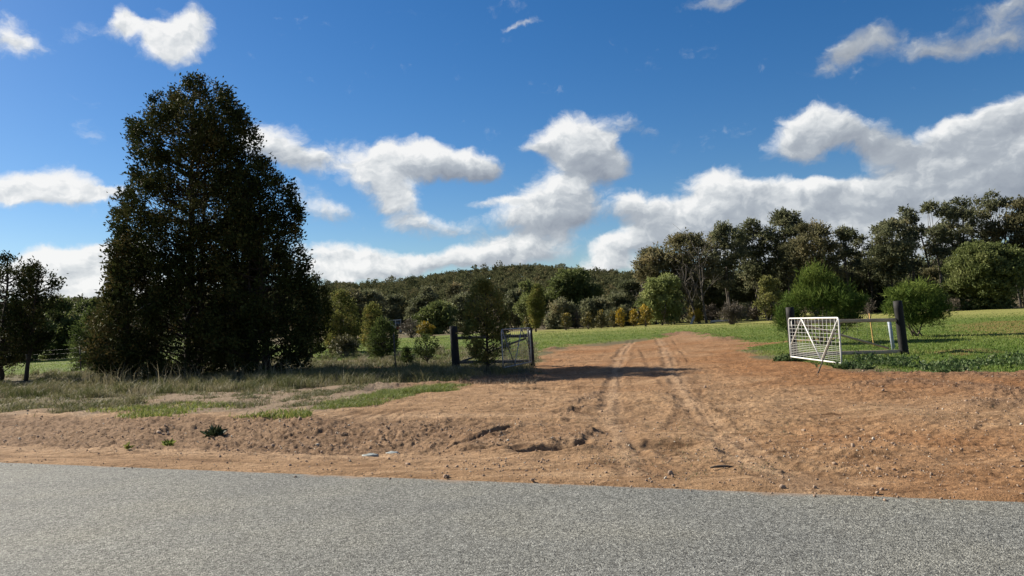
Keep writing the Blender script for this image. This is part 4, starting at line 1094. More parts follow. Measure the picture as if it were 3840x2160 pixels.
def gravel():
    global rng
    rng = np.random.default_rng(9)
    ico = []; ph = (1 + 5 ** .5) / 2
    for a in (-1, 1):
        for b in (-ph, ph): ico += [(0, a, b), (a, b, 0), (b, 0, a)]
    ico = np.array(ico, float); ico /= np.linalg.norm(ico[0])
    from itertools import combinations
    dmin = min(np.linalg.norm(ico[i] - ico[j]) for i, j in combinations(range(12), 2)) * 1.05
    T = [(i, j, k) for i, j, k in combinations(range(12), 3) if max(np.linalg.norm(ico[i]-ico[j]), np.linalg.norm(ico[j]-ico[k]), np.linalg.norm(ico[i]-ico[k])) < dmin]
    T = np.array([t if np.dot(np.cross(ico[t[1]]-ico[t[0]], ico[t[2]]-ico[t[0]]), ico[t[0]]) > 0 else (t[0], t[2], t[1]) for t in T])
    def scatter(x, y, size, name, mat, label):
        n = len(x); z = ground_z(x, y); z = np.where(st(x, y)[1] < .06, np.maximum(z, 0), z)
        Rm = rot_random(n); sc = np.stack([size * (.8 + .5 * rng.random(n)), size * (.6 + .4 * rng.random(n)), size * (.45 + .3 * rng.random(n))], 1)
        base = ico[None] * (1 + (rng.random((n, 12, 1)) - .5) * .5) * sc[:, None]
        V = np.einsum('nij,nkj->nki', Rm, base) + np.stack([x, y, z + size * .25], 1)[:, None]
        F = (T[None] + (np.arange(n) * 12)[:, None, None]).reshape(-1, 3)
        o = make_mesh(name, V.reshape(-1, 3), [F], mat); tag(o, label, 'stones', kind='stuff')
    x, y = fan_points(80000, 5.5, 24, -40, 40, 1.0)
    dirt, green, pale, rough, s, t = masks(x, y)
    k = (t > -.35) & (rng.random(len(x)) < sst(-.4, .1, t) * (.09 + .26 * rough + .16 * sst(.5, .7, fbm(x * .7, y * .7, 3, 111)) * dirt))
    x, y = x[k], y[k]
    size = np.exp(rng.normal(size=len(x)) * .5) * .0075 * (1 + .25 * rough[k])
    scatter(x, y, np.clip(size, .005, .05), 'gravel', M['stone'], 'loose pebbles and clods scattered over the bare earth')
    k = rng.random(len(x)) < .07
    scatter(x[k] + .2, y[k] + .1, np.clip(size[k] * 1.0, .006, .03), 'pale_gravel', M['palestone'], 'scattered whitish pebbles on the bare earth')
gravel()

# ------------------------------------------------------------------ gates and strainer panels
def gpoint(x, y):
    q = G(x, y); q[2] = gz(q[0], q[1]); return q

def strainer(name, label, base, lean, r, h, group=None, parent=None, pname=None, k=14):
    p = MB(); base = np.asarray(base, float)
    pts = np.array([base + np.array([lean[0] * f, lean[1] * f, -.25 + (h + .25) * f]) for f in np.linspace(0, 1, 9)])
    p.tube(pts, np.linspace(r * 1.06, r * .97, 9), k, rough=.07)
    return p

def panel(label, a, b, ha, hb, ra, rb, la, lb_, railmat, brace, zt, zb, origin, group):
    root = thing('strainer_panel', origin, label, 'fence panel', group)
    strainer('', '', a, la, ra, ha).build('post', M['blackpost'], root, True, origin)
    strainer('', '', b, lb_, rb, hb).build('post', M['blackpost'], root, True, origin)
    d = (b - a); d[2] = 0; d /= np.linalg.norm(d); off = np.array([d[1], -d[0], 0])
    for zz, nm in ((zt, 'rail'), (zb, 'rail')):
        m = MB()
        fa = zz[0] / ha; fb = zz[1] / hb
        pa = a + np.array([la[0] * fa, la[1] * fa, zz[0]]); pb = b + np.array([lb_[0] * fb, lb_[1] * fb, zz[1]])
        m.beam(pa - d * .05, pb + d * .02, .07, .105, n=8, wob=.008); m.build(nm, railmat, root, False, origin)
    m = MB(); m.tube([brace[0], (brace[0] + brace[1]) / 2, brace[1]], [.035, .033, .03], 8); m.build('brace', railmat, root, True, origin)
    return root, d

# right panel
ra_, rb_ = gpoint(1999, 903), gpoint(2276, 888)
ha = ztop(ra_[0] - .1, ra_[1], 773) - ra_[2]; hb = ztop(rb_[0] - .1, rb_[1], 757) - rb_[2]
dvec = (rb_ - ra_); dvec[2] = 0; dvec /= np.linalg.norm(dvec)
rp, dv = panel('right strainer panel of black posts and brown timber rails beside the white gate', ra_, rb_, ha, hb, .115, .125, (-.05, 0), (-.11, 0), M['rail'],
      (ra_ + np.array([.05, .02, 1.10]), rb_ + np.array([-.45, .02, .20])), (1.10, 1.02), (.16, .09), ra_, 'strainer panels either side of the gateway')
m = MB()                                             # netting between the posts
for k in range(8):
    z0 = .12 + k * .13
    m.tube([ra_ + np.array([.1, .07, z0]), (ra_ + rb_) / 2 + np.array([0, .07, z0 - .02]), rb_ + np.array([-.12, .07, z0])], [.0018] * 3, 4)
for k in range(11):
    p0 = ra_ + (rb_ - ra_) * (k + .5) / 11 + np.array([0, .07, 0]); m.tube([p0 + np.array([0, 0, .1]), p0 + np.array([0, 0, 1.05])], [.0015] * 2, 4)
m.build('netting', M['wire'], rp, True, ra_)

# left panel
lp0, lp1 = gpoint(1148, 924), gpoint(1339, 919)
hla = ztop(lp0[0], lp0[1], 820) - lp0[2]; hlb = ztop(lp1[0], lp1[1], 824) - lp1[2]
lp, _ = panel('left strainer panel of black posts and dark rails behind the open young cypress', lp0, lp1, hla, hlb, .135, .09, (-.04, 0), (-.03, 0), M['darkrail'],
      (lp0 + np.array([.2, .0, .24]), lp1 + np.array([-.15, 0, .92])), (1.05, 1.0), (.22, .15), lp0, 'strainer panels either side of the gateway')

def gate(label, hinge, free, zh, zf, height, mat, vmesh, mode, latch_at):
    """tubular farm gate from hinge side to free side (ground xy), z of the bottom rail at both"""
    o = np.array([hinge[0], hinge[1], zh]); root = thing('farm_gate', o, label, 'gate', 'pair of open farm gates')
    h2 = np.array(hinge[:2]); f2 = np.array(free[:2])
    def Q(u, v): xy = h2 * (1 - u) + f2 * u; return np.array([xy[0], xy[1], zh * (1 - u) + zf * u + v * height])
    Lg = np.linalg.norm(f2 - h2)
    rc = .10; du = rc / Lg; dvv = rc / height
    path = [Q(0, -.06), Q(0, .3), Q(0, .7)]
    for a in np.linspace(0, 90, 6): path.append(Q(du * (1 - math.cos(R(a))), 1 - dvv + dvv * math.sin(R(a))))
    for u in (.3, .5, .7): path.append(Q(u, 1))
    for a in np.linspace(0, 90, 6): path.append(Q(1 - du + du * math.sin(R(a)), 1 - dvv + dvv * math.cos(R(a))))
    path += [Q(1, .6), Q(1, .3), Q(1, -.06)]
    m = MB(); m.tube(path, [.021] * len(path), 10); m.tube([Q(.004, 0), Q(.5, 0), Q(.996, 0)], [.021] * 3, 10); m.build('frame', mat, root, True, o)
    for (u0, v0), (u1, v1) in mode:
        m = MB(); m.tube([Q(u0, v0), Q((u0 + u1) / 2, (v0 + v1) / 2), Q(u1, v1)], [.016] * 3, 8); m.build('brace', mat, root, True, o)
    m = MB()
    # upright and level wires lie a hair apart, as welded mesh does
    nrm = np.array([-(f2 - h2)[1], (f2 - h2)[0], 0]) / Lg
    zs = [.07 + .048 * i for i in range(8)] + [.07 + .048 * 7 + .10 * i for i in range(1, 6)]
    for z in zs:
        if z < height - .03: m.tube([Q(.003, z / height) + nrm * .004, Q(.5, z / height) + nrm * .004, Q(.997, z / height) + nrm * .004], [vmesh] * 3, 5)
    for i in range(1, 14):
        u = i / 14; m.tube([Q(u, 0) - nrm * .003, Q(u, .5) - nrm * .003, Q(u, 1) - nrm * .003], [vmesh] * 3, 5)
    m.build('mesh_infill', mat, root, True, o)
    m = MB(); u0 = latch_at
    m.tube([Q(u0, .93) + nrm * .03, Q(u0, .80) + nrm * .03, Q(u0 + .003, .76) + nrm * .03], [.014, .016, .010], 7)
    m.build('latch', mat, root, True, o)
    return Q, nrm

# white right gate, swung out towards the road
w0 = P(1990, 897, 22.25); w1 = P(2117, 914, 18.6)
Qw, nw = gate('white mesh farm gate standing open right of the driveway', w0, w1, w0[2], w1[2], 1.10, M['gatewhite'], .0036,
          [((.02, .32), (.29, .985)), ((.29, .985), (.635, .015)), ((.645, .015), (.985, .97))], .035)
w0g, w1g = P(1337, 910, 24.95), P(1266, 925, 22.1)
gate('grey galvanised farm gate standing open behind the open young cypress', w0g, w1g, w0g[2], w1g[2], 1.09, M['galv'], .0035,
     [((.02, .40), (.32, .98)), ((.32, .98), (.62, .02)), ((.62, .02), (.97, .95))], .03)

# hinge gudgeons are tiny; loose prop pole against the white gate
gtop = Qw(.93, .70) ; gtop = gtop + np.array([-.03, -.05, 0])
pb = gpoint(2056, 937)
t_ = MB(); pts = curve(pb + np.array([0, 0, -.03]), gtop, (.0, .0, .02), 7)
t_.tube(pts, np.linspace(.017, .013, 7), 7); 
o = t_.build('prop_pole', M['stick'], None, True, pb); o.location = pb
tag(o, 'thin dark pole leaning against the white gate with its foot in the dirt', 'pole')

# pale pipe post and yellow stake behind the right panel
pp = gpoint(2249, 877); m = MB(); hh = ztop(pp[0], pp[1], 803) - pp[2]
m.tube([pp + np.array([0, 0, -.2]), pp + np.array([-.06, 0, hh * .5]), pp + np.array([-.10, 0, hh])], [.056] * 3, 14)
o = m.build('pipe_post', M['pvc'], None, True, pp); o.location = pp; tag(o, 'pale blue grey pipe post just left of the tall black strainer post', 'post')
pp = gpoint(2200, 873); m = MB(); hh = ztop(pp[0], pp[1], 788) - pp[2]
m.beam(pp + np.array([0, 0, -.2]), pp + np.array([-.10, 0, hh]), .035, .03, up=(0, 1, 0), n=3)
o = m.build('timber_stake', M['stake'], None, False, pp); o.location = pp; tag(o, 'thin yellow timber stake seen through the right panel', 'stake')

# left wire fence running on along the verge
def wire_fence():
    p0 = lp0.copy(); pA = gpoint(996, 928); pB = gpoint(204, 937)
    d = (pB - pA); d[2] = 0; Ld = np.linalg.norm(d); d /= Ld
    spots = [pA + d * k * Ld / 4 for k in range(0, 7)]
    root = thing('wire_fence', pA, 'wire fence on dark steel pickets running along the verge under the cypress pines', 'fence')
    tops = []
    for q in spots:
        q = np.array([q[0], q[1], gz(q[0], q[1])])
        m = MB(); m.beam(q + np.array([0, 0, -.2]), q + np.array([-.03, 0, 1.28]), .045, .022, up=(0, 1, 0), n=2)
        m.beam(q + np.array([0, .025, -.2]), q + np.array([-.03, .025, 1.28]), .012, .028, up=(0, 1, 0), n=2)
        m.build('picket', M['star'], root, False, pA); tops.append(q)
    tops = [p0] + tops
    for z in (.25, .5, .75, 1.0, 1.2):
        m = MB(); pts = []
        for a, b in zip(tops[:-1], tops[1:]):
            for f in (0, .25, .5, .75): pts.append(a * (1 - f) + b * f + np.array([0, -.012, z - .05 * f * (1 - f) * 4]))
        pts.append(tops[-1] + np.array([0, -.012, z])); m.tube(pts, [.0017] * len(pts), 4, cap=False); m.build('wire', M['wire'], root, True, pA)
wire_fence()

# ------------------------------------------------------------------ tractor and shed far across the paddock
def tractor():
    b = at(1001, 128); b[2] = gz(b[0], b[1])
    root = thing('tractor', b, 'red and white tractor parked across the paddock, half hidden by young cypress', 'vehicle', rz=R(-35)); root.scale = (.92, .92, .92)
    m = MB(); m.beam((-.1, 0, 1.02), (1.75, 0, 1.0), .62, .5, n=2); m.build('bonnet', M['tractor_red'], root)
    m = MB(); m.beam((1.77, 0, .62), (1.77, 0, 1.22), .58, .10, up=(1, 0, 0)); m.build('grille', M['tractor_white'], root)
    m = MB(); m.beam((-1.1, 0, .72), (1.7, 0, .62), .42, .32); m.build('chassis', M['rubber'], root)
    m = MB(); m.beam((-1.25, 0, 2.42), (.28, 0, 2.42), 1.5, .14); m.build('cab_roof', M['tractor_white'], root)
    for sx in (-1.15, .18):
        for sy in (-.66, .66): m = MB(); m.tube([(sx, sy, .95), (sx * .98, sy * .98, 2.36)], [.04, .04], 6); m.build('cab_post', M['tractor_white'], root)
    m = MB(); m.beam((-1.1, 0, 1.72), (.14, 0, 1.72), 1.22, 1.1); m.build('cab_glass', M['glass'], root)
    for sy in (-.78, .78):
        m = MB(); m.tube([(-.75 + .82 * math.cos(a), sy, .85 + .72 * math.sin(a)) for a in np.linspace(.25, 2.9, 9)], [.10] * 9, 6); m.build('mudguard', M['tractor_white'], root, True)
        for cx_, r_, w_ in ((-.75, .72, .19), (1.35, .44, .12)):
            y_ = sy * (1.0 if r_ > .6 else .9)
            m = MB(); a = np.linspace(0, 2 * math.pi, 25); m.tube([(cx_ + (r_ - w_ * .7) * math.cos(q), y_, r_ + (r_ - w_ * .7) * math.sin(q)) for q in a], [w_ * .75] * 25, 8, cap=False)
            wh = m.build('wheel', M['rubber'], root, True)
            m = MB(); m.tube([(cx_, y_ - .07, r_), (cx_, y_ + .07, r_)], [r_ * .55] * 2, 18); m.build('rim', M['tractor_white'], wh, False)
    m = MB(); m.tube([(1.0, .2, 1.2), (1.0, .2, 2.1)], [.04, .035], 8); m.build('exhaust_pipe', M['rubber'], root, True)
tractor()
def shed():
    b = at(976, 165); b[2] = gz(b[0], b[1])
    root = thing('farm_shed', b, 'small tan farm shed with a pale low roof behind the tractor', 'shed', rz=R(-15))
    m = MB(); m.beam((-1.5, 0, 1.15), (1.5, 0, 1.15), 2.4, 2.3); m.build('wall', M['shedwall'], root)
    m = MB(); m.beam((-1.9, -.7, 2.62), (1.9, -.7, 2.62), 1.6, .07, up=(0, -.22, 1)); m.beam((-1.9, .82, 2.62), (1.9, .82, 2.62), 1.6, .07, up=(0, .22, 1)); m.build('roof', M['shedroof'], root)
    m = MB(); m.beam((-.5, -1.23, 1.0), (.9, -1.23, 1.0), .04, 2.0); m.build('door', M['rubber'], root)
shed()

# ------------------------------------------------------------------ little things lying about
def scrap(label, x, y, size, seed):
    global rng
    rng = np.random.default_rng(seed); b = gpoint(x, y)
    n = 9; u = np.linspace(-1, 1, n); X, Y = np.meshgrid(u, u)
    Z = .30 * (fbm(X * 2 + 9, Y * 2 + seed, 3, seed)) * (1 - .5 * (X ** 2 + Y ** 2)) * 1.1 + .02
    V = np.stack([X * size * (1 + .2 * np.sin(3 * Y)), Y * size * .6 * (1 + .25 * np.cos(2.5 * X)), np.maximum(Z * size * 1.2, .004)], -1).reshape(-1, 3)
    Vb = V.copy(); Vb[:, 2] = -.02
    i = np.arange(n - 1)[:, None] * n; j = np.arange(n - 1)[None]
    Q = np.stack([i + j, i + j + 1, i + n + j + 1, i + n + j], -1).reshape(-1, 4)
    rim = list(range(n)) + [k * n + n - 1 for k in range(1, n)] + [(n - 1) * n + k for k in range(n - 2, -1, -1)] + [k * n for k in range(n - 2, 0, -1)]
    S = [(rim[k], rim[k] + n * n, rim[(k + 1) % len(rim)] + n * n, rim[(k + 1) % len(rim)]) for k in range(len(rim))]
    o = make_mesh('plastic_scrap', np.vstack([V, Vb]), [Q, Q[:, ::-1] + n * n, np.array(S)], M['scrap'], smooth=False)
    o.location = b; o.rotation_euler = (0, 0, seed); tag(o, label, 'litter', 'scraps of pale plastic on the verge')
scrap('pale crumpled scrap lying leftmost at the edge of the wheel ruts', 932, 1126, .095, 3)
scrap('flat grey torn scrap just right of the crumpled pale one', 985, 1118, .11, 5)
b = gpoint(1815, 1182); m = MB(); m.tube(curve(np.array([-.11, .01, .012]), np.array([.11, -.01, .016]), (0, .01, .006), 7), [.006, .011, .014, .014, .012, .010, .004], 7)
o = m.build('dark_stick', M['stick'], None, True); o.location = b; tag(o, 'short black stick lying on the dirt near the road edge', 'stick')
b = gpoint(1975, 896); rng = np.random.default_rng(3)
V = rng.normal(size=(60, 3)); V /= np.linalg.norm(V, axis=1)[:, None]
import bmesh
def rock(name, b, size, mat, label, seed):
    r_ = np.random.default_rng(seed); bm = bmesh.new(); bmesh.ops.create_icosphere(bm, subdivisions=3, radius=1)
    for v in bm.verts:
        c = v.co; k = 1 + .35 * (math.sin(c.x * 3.1 + seed) * math.cos(c.y * 2.7 + seed) + .5 * math.sin(c.z * 5 + c.x * 4))
        v.co = Vector((c.x * size[0] * k, c.y * size[1] * k, c.z * size[2] * k))
    me = bpy.data.meshes.new(name); bm.to_mesh(me); bm.free(); me.materials.append(mat)
    o = bpy.data.objects.new(name, me); COL.objects.link(o); o.location = b + np.array([0, 0, size[2] * .3]); tag(o, label, 'stone')
rock('pale_rock', b, (.24, .14, .05), M['palestone'], 'flat whitish rock at the hinge foot of the white gate', 2)

def weed(label, x, y, size, mat, seed, k=26):
    global rng
    rng = np.random.default_rng(seed); b = gpoint(x, y)
    n = k; a = rng.random(n) * 6.28; el = .25 + 1.0 * rng.random(n)
    d = np.stack([np.cos(a) * np.cos(el), np.sin(a) * np.cos(el), np.sin(el)], 1)
    p = rng.normal(size=(n, 3)) * size * .25; p[:, 2] = np.abs(p[:, 2]) * .8
    V = np.vstack([leaf_quads(p, d, size * (.6 + .6 * rng.random(n)), size * .34), leaf_quads(p + d * size * .3, d + rng.normal(size=(n, 3)) * .5, size * .45, size * .28)])
    o = leaf_object('weed_plant', V, rng.random(2 * n), mat, None, (0, 0, 0)); o.location = b; tag(o, label, 'weed')
weed('dark leafy weed growing alone on the stony drain bank', 541, 1080, .17, M['darkweed'], 4, 40)
weed('small yellow green weed tuft low on the drain bank left of the dark leafy one', 425, 1098, .13, M['lush'], 6, 18)
weed('little dry green tuft on the sandy shoulder', 320, 1128, .10, M['lush'], 7, 14)
# fallen logs before the gum belt
def log(label, x, d, l, ang, seed, tilt=.0):
    b = at(x, d); b[2] = gz(b[0], b[1]); m = MB(); v = np.array([math.cos(ang), math.sin(ang), tilt]) * l / 2
    m.tube(curve(-v + np.array([0, 0, .14]), v + np.array([0, 0, .16 + max(0, tilt) * l / 2]), (0, 0, .05), 8), np.linspace(.14, .08, 8), 8, rough=.15)
    m.tube(curve(np.array([0, 0, .18]), np.array([.35, .1, .75]), (0, 0, 0), 4), np.linspace(.06, .02, 4), 6)
    o = m.build('fallen_log', M['palebark'], None, True); o.location = b; tag(o, label, 'log', 'fallen logs before the gum belt')
log('pale fallen log right of the bare dead trunk', 1812, 82, 2.2, .2, 1)
log('dark slanting log stub left of the bare dead trunk', 1742, 83, 1.3, 1.0, 2, .5)

# ------------------------------------------------------------------ sky
SUN_AZ, SUN_EL = R(-59.5), R(32)                 # azimuth from the view axis (+Y), left is negative
SDIR = np.array([math.cos(SUN_EL) * math.sin(SUN_AZ), math.cos(SUN_EL) * math.cos(SUN_AZ), math.sin(SUN_EL)])

def azel(x, y):
    d = ray(x, y); d = d / np.linalg.norm(d); return math.atan2(d[0], d[1]), math.asin(d[2])

# (x, y, half width, half height, tilt deg, density, brightness, base darkening)
CL = [
 (315, 52, 44, 34, -10, 1.1, 1.0, .1), (290, 80, 42, 34, 0, .6, .96, .1), (390, 88, 95, 38, -8, 1.15, 1.0, .1), (465, 82, 78, 50, 10, 1.1, .99, .1), (430, 132, 85, 30, 0, .75, .95, .1), (505, 40, 50, 40, 0, .6, .93, .1), (395, 25, 40, 16, 0, .35, .9, .1), (470, 160, 40, 14, 20, .4, .93, .1),
 (25, 100, 100, 52, -14, 1.1, 1.0, .1), (30, 40, 60, 26, 0, .4, .95, .1),
 (110, 470, 215, 40, -4, 1.15, 1.0, .12), (60, 498, 160, 34, 0, .9, 1.0, .12), (250, 486, 110, 15, 4, .9, 1.0, .1), (150, 430, 75, 30, 0, .5, .98, .1),
 (190, 650, 190, 45, 4, 1.2, 1.0, .1), (130, 705, 230, 62, 0, 1.4, 1.0, .15), (300, 640, 120, 50, 10, 1.1, 1.0, .1), (380, 740, 230, 60, 0, 1.3, 1.0, .1),
 (690, 365, 105, 60, -12, 1.25, 1.0, .28), (765, 412, 75, 34, -14, .8, .93, .25),
 (850, 385, 70, 44, 30, .7, .96, .1), (910, 425, 90, 40, 10, .7, .95, .1),
 (1010, 395, 110, 60, -4, 1.2, 1.0, .25), (1120, 410, 130, 58, -8, 1.3, .97, .42), (1215, 430, 75, 36, -10, .9, .93, .4), (960, 470, 90, 55, -20, 1.0, .97, .22), (1010, 530, 80, 48, -25, .85, .95, .25), (1080, 580, 150, 34, -6, .75, .93, .25),
 (820, 530, 110, 40, -12, .75, .93, .2), (770, 480, 70, 30, 0, .55, .93, .2),
 (850, 640, 170, 40, -6, 1.15, .98, .12), (980, 672, 190, 34, 0, 1.15, .96, .18), (860, 690, 130, 34, 0, .9, .97, .1), (1120, 655, 110, 30, 0, .8, .95, .2),
 (1445, 340, 105, 62, -4, 1.5, 1.0, .30), (1470, 395, 130, 55, -10, 1.35, .92, .42), (1330, 378, 45, 16, 0, .5, .93, .2), (1530, 430, 70, 40, -30, .8, .84, .3),
 (1650, 345, 110, 26, -28, .42, .72, .1),
 (1410, 480, 95, 62, 0, 1.3, 1.0, .38), (1340, 550, 140, 62, 0, 1.2, .93, .35), (1245, 512, 90, 14, 0, .6, .96, .2), (1440, 540, 80, 50, 0, .9, .90, .3), (1340, 630, 170, 44, 0, 1.1, .95, .25), (1220, 640, 90, 40, 0, .9, .93, .2),
 (1590, 525, 85, 46, -8, 1.2, .98, .42), (1550, 625, 90, 40, 24, 1.2, 1.02, .25), (1690, 570, 110, 60, 0, 1.2, .84, .25), (1540, 668, 150, 26, 0, 1.1, .98, .2),
 (1790, 480, 105, 58, 4, 1.5, 1.02, .38), (1890, 500, 110, 48, -6, 1.3, .96, .38), (1950, 545, 250, 70, 0, 1.35, .80, .20), (1800, 560, 200, 60, 0, 1.2, .86, .25),
 (2080, 480, 100, 44, -4, 1.1, .92, .3), (2200, 520, 260, 90, 6, 1.4, .78, .16), (2420, 470, 260, 110, 6, 1.45, .74, .14), (2560, 400, 160, 100, 0, 1.3, .76, .2), (2300, 600, 330, 70, 0, 1.4, .88, .1), (1950, 620, 300, 60, 0, 1.3, .84, .1),
 (2040, 310, 100, 56, 0, 1.4, .98, .36), (2010, 375, 115, 46, 0, 1.1, .86, .25), (2160, 340, 120, 50, -8, 1.15, .86, .32), (2230, 385, 110, 44, -20, .8, .72, .2),
 (2480, 310, 190, 58, 8, 1.3, .90, .35), (2570, 280, 110, 50, 0, 1.2, .90, .3), (2380, 350, 110, 44, 0, 1.0, .84, .3),
 (2200, 100, 150, 48, 10, .75, .70, .14), (2340, 118, 180, 44, -4, .72, .66, .1), (2510, 100, 150, 48, 0, .66, .64, .1), (2120, 150, 80, 34, 30, .5, .66, .1), (2520, 20, 150, 44, 0, .7, .64, .1), (2030, 205, 110, 24, 10, .28, .62, .1),
 (1310, 58, 50, 9, 6, .55, .95, .0), (1345, 45, 60, 20, 12, .3, .9, 0), (1100, 35, 70, 26, 0, .24, .85, 0), (1800, 8, 120, 20, 0, .5, .70, .1), (1575, 110, 30, 22, 0, .2, .7, 0), (690, 42, 22, 7, 0, .45, .95, 0),
]

def build_world():
    w = bpy.data.worlds.new('World'); scene.world = w; w.use_nodes = True
    nt = w.node_tree; nt.nodes.clear()
    out = nt.nodes.new('ShaderNodeOutputWorld'); bg = nt.nodes.new('ShaderNodeBackground'); bg.inputs[1].default_value = SKY_STRENGTH
    nt.links.new(bg.outputs[0], out.inputs[0])
    sky = nt.nodes.new('ShaderNodeTexSky'); sky.sky_type = 'NISHITA'; sky.sun_disc = False
    sky.sun_elevation = SUN_EL; sky.sun_rotation = SUN_AZ; sky.altitude = 250; sky.air_density = 1.0; sky.dust_density = .35; sky.ozone_density = 2.2
    hs = nt.nodes.new('ShaderNodeHueSaturation'); hs.inputs['Saturation'].default_value = SKY_SAT; hs.inputs['Value'].default_value = SKY_VAL
    nt.links.new(sky.outputs[0], hs.inputs['Color'])
    skyc = mixc(nt, 1.0, hs.outputs[0], SKY_TINT, 'MULTIPLY')
    tc = nt.nodes.new('ShaderNodeTexCoord')
    sp = nt.nodes.new('ShaderNodeSeparateXYZ'); nt.links.new(tc.outputs['Generated'], sp.inputs[0])
    az = mathn(nt, 'ARCTAN2', sp.outputs[0], sp.outputs[1]); el = mathn(nt, 'ARCSINE', sp.outputs[2])
    cb = nt.nodes.new('ShaderNodeCombineXYZ'); nt.links.new(az, cb.inputs[0]); nt.links.new(el, cb.inputs[1]); p = cb.outputs[0]
    # two scales of turbulence push the cloud edges about
    def warp(vec, scale, amt, detail):
        n = noise(nt, vec, scale, detail, .6)
        sub = nd(nt, 'ShaderNodeVectorMath', operation='SUBTRACT'); nt.links.new(n.outputs['Color'], sub.inputs[0]); sub.inputs[1].default_value = (.5, .5, .5)
        ma = nd(nt, 'ShaderNodeVectorMath', operation='MULTIPLY_ADD'); nt.links.new(sub.outputs[0], ma.inputs[0]); ma.inputs[1].default_value = (amt, amt * .8, 0); nt.links.new(vec, ma.inputs[2])
        return ma.outputs[0]
    q = warp(p, 8, .035, 3); q = warp(q, 26, .034, 8)
    W = None; S = None
    items = [(*azel(x, y), abs(azel(x + hw, y)[0] - azel(x, y)[0]), abs(azel(x, y - hh)[1] - azel(x, y)[1]), rot, den, br, gr) for (x, y, hw, hh, rot, den, br, gr) in CL]
    for (a, e, da, de, rot, den, br, gr) in items:
        mp = nt.nodes.new('ShaderNodeMapping'); mp.vector_type = 'TEXTURE'
        mp.inputs['Location'].default_value = (a, e, 0); mp.inputs['Rotation'].default_value = (0, 0, R(rot) + ROLL * .5); mp.inputs['Scale'].default_value = (da * 1.46, de * 1.46, 1)
        if W is None: nt.links.new(q, mp.inputs[0])
        else:                                        # one cloud after the other, so the shader never holds them all at once
            ch = nd(nt, 'ShaderNodeVectorMath', operation='MULTIPLY_ADD'); nt.links.new(W, ch.inputs[0]); ch.inputs[1].default_value = (1e-9, 1e-9, 1e-9); nt.links.new(q, ch.inputs[2]); nt.links.new(ch.outputs[0], mp.inputs[0])
        ln = nd(nt, 'ShaderNodeVectorMath', operation='LENGTH'); nt.links.new(mp.outputs[0], ln.inputs[0])
        wgt = smooth(nt, ln.outputs['Value'], 1.0, .0, 0.0, den)
        sx = nt.nodes.new('ShaderNodeSeparateXYZ'); nt.links.new(mp.outputs[0], sx.inputs[0])
        shade = mathn(nt, 'MULTIPLY_ADD', sx.outputs[1], gr * 1.7, br - gr * .45)
        # the left (sunward) flank is a little brighter
        shade = mathn(nt, 'MULTIPLY_ADD', sx.outputs[0], -.55 * gr, shade)
        W = wgt if W is None else mathn(nt, 'ADD', W, wgt)
        ws = mathn(nt, 'MULTIPLY', wgt, shade)
        S = ws if S is None else mathn(nt, 'ADD', S, ws)
    # broken cloud added round the unseen sky to whiten the fill light
    mo = nd(nt, 'ShaderNodeMapping'); mo.inputs['Scale'].default_value = (1 / .86, 1 / .62, 1); nt.links.new(p, mo.inputs[0])
    lo = nd(nt, 'ShaderNodeVectorMath', operation='LENGTH'); nt.links.new(mo.outputs[0], lo.inputs[0])
    no = noise(nt, tc.outputs['Generated'], 3.2, 3, .55, .3).outputs[0]
    wo = mathn(nt, 'MULTIPLY', smooth(nt, lo.outputs['Value'], 1.0, 1.35), smooth(nt, no, .50, .66, 0.0, 1.3))
    W = mathn(nt, 'ADD', W, wo); S = mathn(nt, 'MULTIPLY_ADD', wo, .88, S)
    shade = mathn(nt, 'DIVIDE', mathn(nt, 'ADD', S, .04), mathn(nt, 'ADD', W, .042))
    mpn = nt.nodes.new('ShaderNodeMapping'); mpn.inputs['Scale'].default_value = (1, 1.5, 1); nt.links.new(q, mpn.inputs[0])
    n1 = noise(nt, mpn.outputs[0], 13, 12, .66, .25).outputs[0]
    def billow(vec):
        v = nd(nt, 'ShaderNodeTexVoronoi', feature='F1'); v.normalize = True
        for k_, x_ in (('Scale', 17), ('Detail', 3.5), ('Roughness', .55), ('Lacunarity', 2.3)): v.inputs[k_].default_value = x_
        nt.links.new(vec, v.inputs['Vector']); return v.outputs['Distance']
    b1 = billow(mpn.outputs[0])
    off = nd(nt, 'ShaderNodeVectorMath', operation='ADD'); nt.links.new(mpn.outputs[0], off.inputs[0]); off.inputs[1].default_value = (-.008, .014, 0)
    b2 = billow(off.outputs[0])
    relief = mathn(nt, 'MULTIPLY', mathn(nt, 'SUBTRACT', b2, b1), .85)
    puff = mathn(nt, 'MULTIPLY_ADD', b1, -1.5, .45)
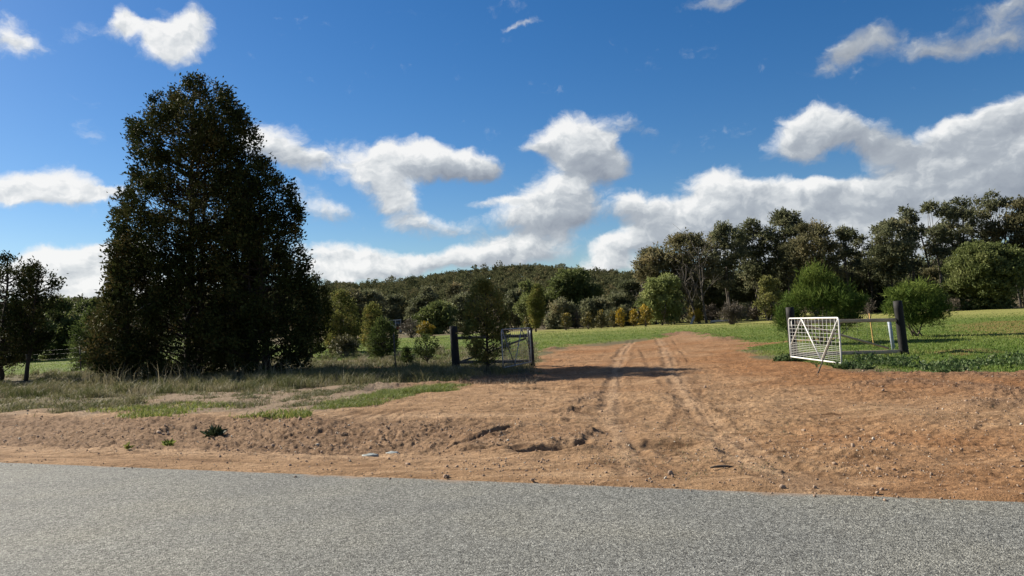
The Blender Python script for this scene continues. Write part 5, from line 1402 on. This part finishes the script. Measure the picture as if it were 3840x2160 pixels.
    dens = mathn(nt, 'ADD', mathn(nt, 'MULTIPLY_ADD', mathn(nt, 'SUBTRACT', n1, .5), 1.7, mathn(nt, 'MINIMUM', W, 1.5)), puff)
    alpha = smooth(nt, dens, .20, 1.06)
    val = mathn(nt, 'ADD', shade, relief)
    # thin edges glow, thick middles grey slightly
    cr = ramp(nt, [(0, (.20, .23, .285)), (.45, (.31, .35, .42)), (.72, (.50, .545, .60)), (.88, (.82, .85, .87)), (.98, (1.06, 1.06, 1.05))]); nt.links.new(val, cr.inputs[0])
    sc = nd(nt, 'ShaderNodeVectorMath', operation='SCALE'); nt.links.new(cr.outputs[0], sc.inputs[0]); sc.inputs['Scale'].default_value = CLOUD_LUM
    col = mixc(nt, mathn(nt, 'MULTIPLY', alpha, .97), skyc, sc.outputs[0])
    nt.links.new(col, bg.inputs[0])
    w.cycles.sampling_method = 'MANUAL'; w.cycles.sample_map_resolution = 512

SKY_STRENGTH = .1; SKY_SAT = 1.36; SKY_VAL = .393; SKY_TINT = (.85, .95, 1.1); CLOUD_LUM = 3.85
build_world()

sl = bpy.data.lights.new('sun', 'SUN'); sl.energy = 5.0; sl.angle = R(.53); sl.color = (1.0, .91, .76)
so = bpy.data.objects.new('sun', sl); COL.objects.link(so); so.rotation_euler = Vector(SDIR).to_track_quat('Z', 'Y').to_euler()

cam = bpy.data.cameras.new('camera'); cam.sensor_width = 36; cam.lens = 36 * FPX / 2576; cam.clip_end = 6000; cam.clip_start = .05
co = bpy.data.objects.new('camera', cam); COL.objects.link(co)
Mx = Matrix((( _r[0], _u[0], -_f[0], 0), (_r[1], _u[1], -_f[1], 0), (_r[2], _u[2], -_f[2], EYE), (0, 0, 0, 1)))
co.matrix_world = Mx
scene.camera = co
vs = scene.view_settings; vs.view_transform = 'Standard'; vs.look = 'None'; vs.gamma = 1; vs.exposure = 1.2
scene.render.engine = 'CYCLES'
scene.cycles.max_bounces = 6; scene.cycles.diffuse_bounces = 3; scene.cycles.transmission_bounces = 3
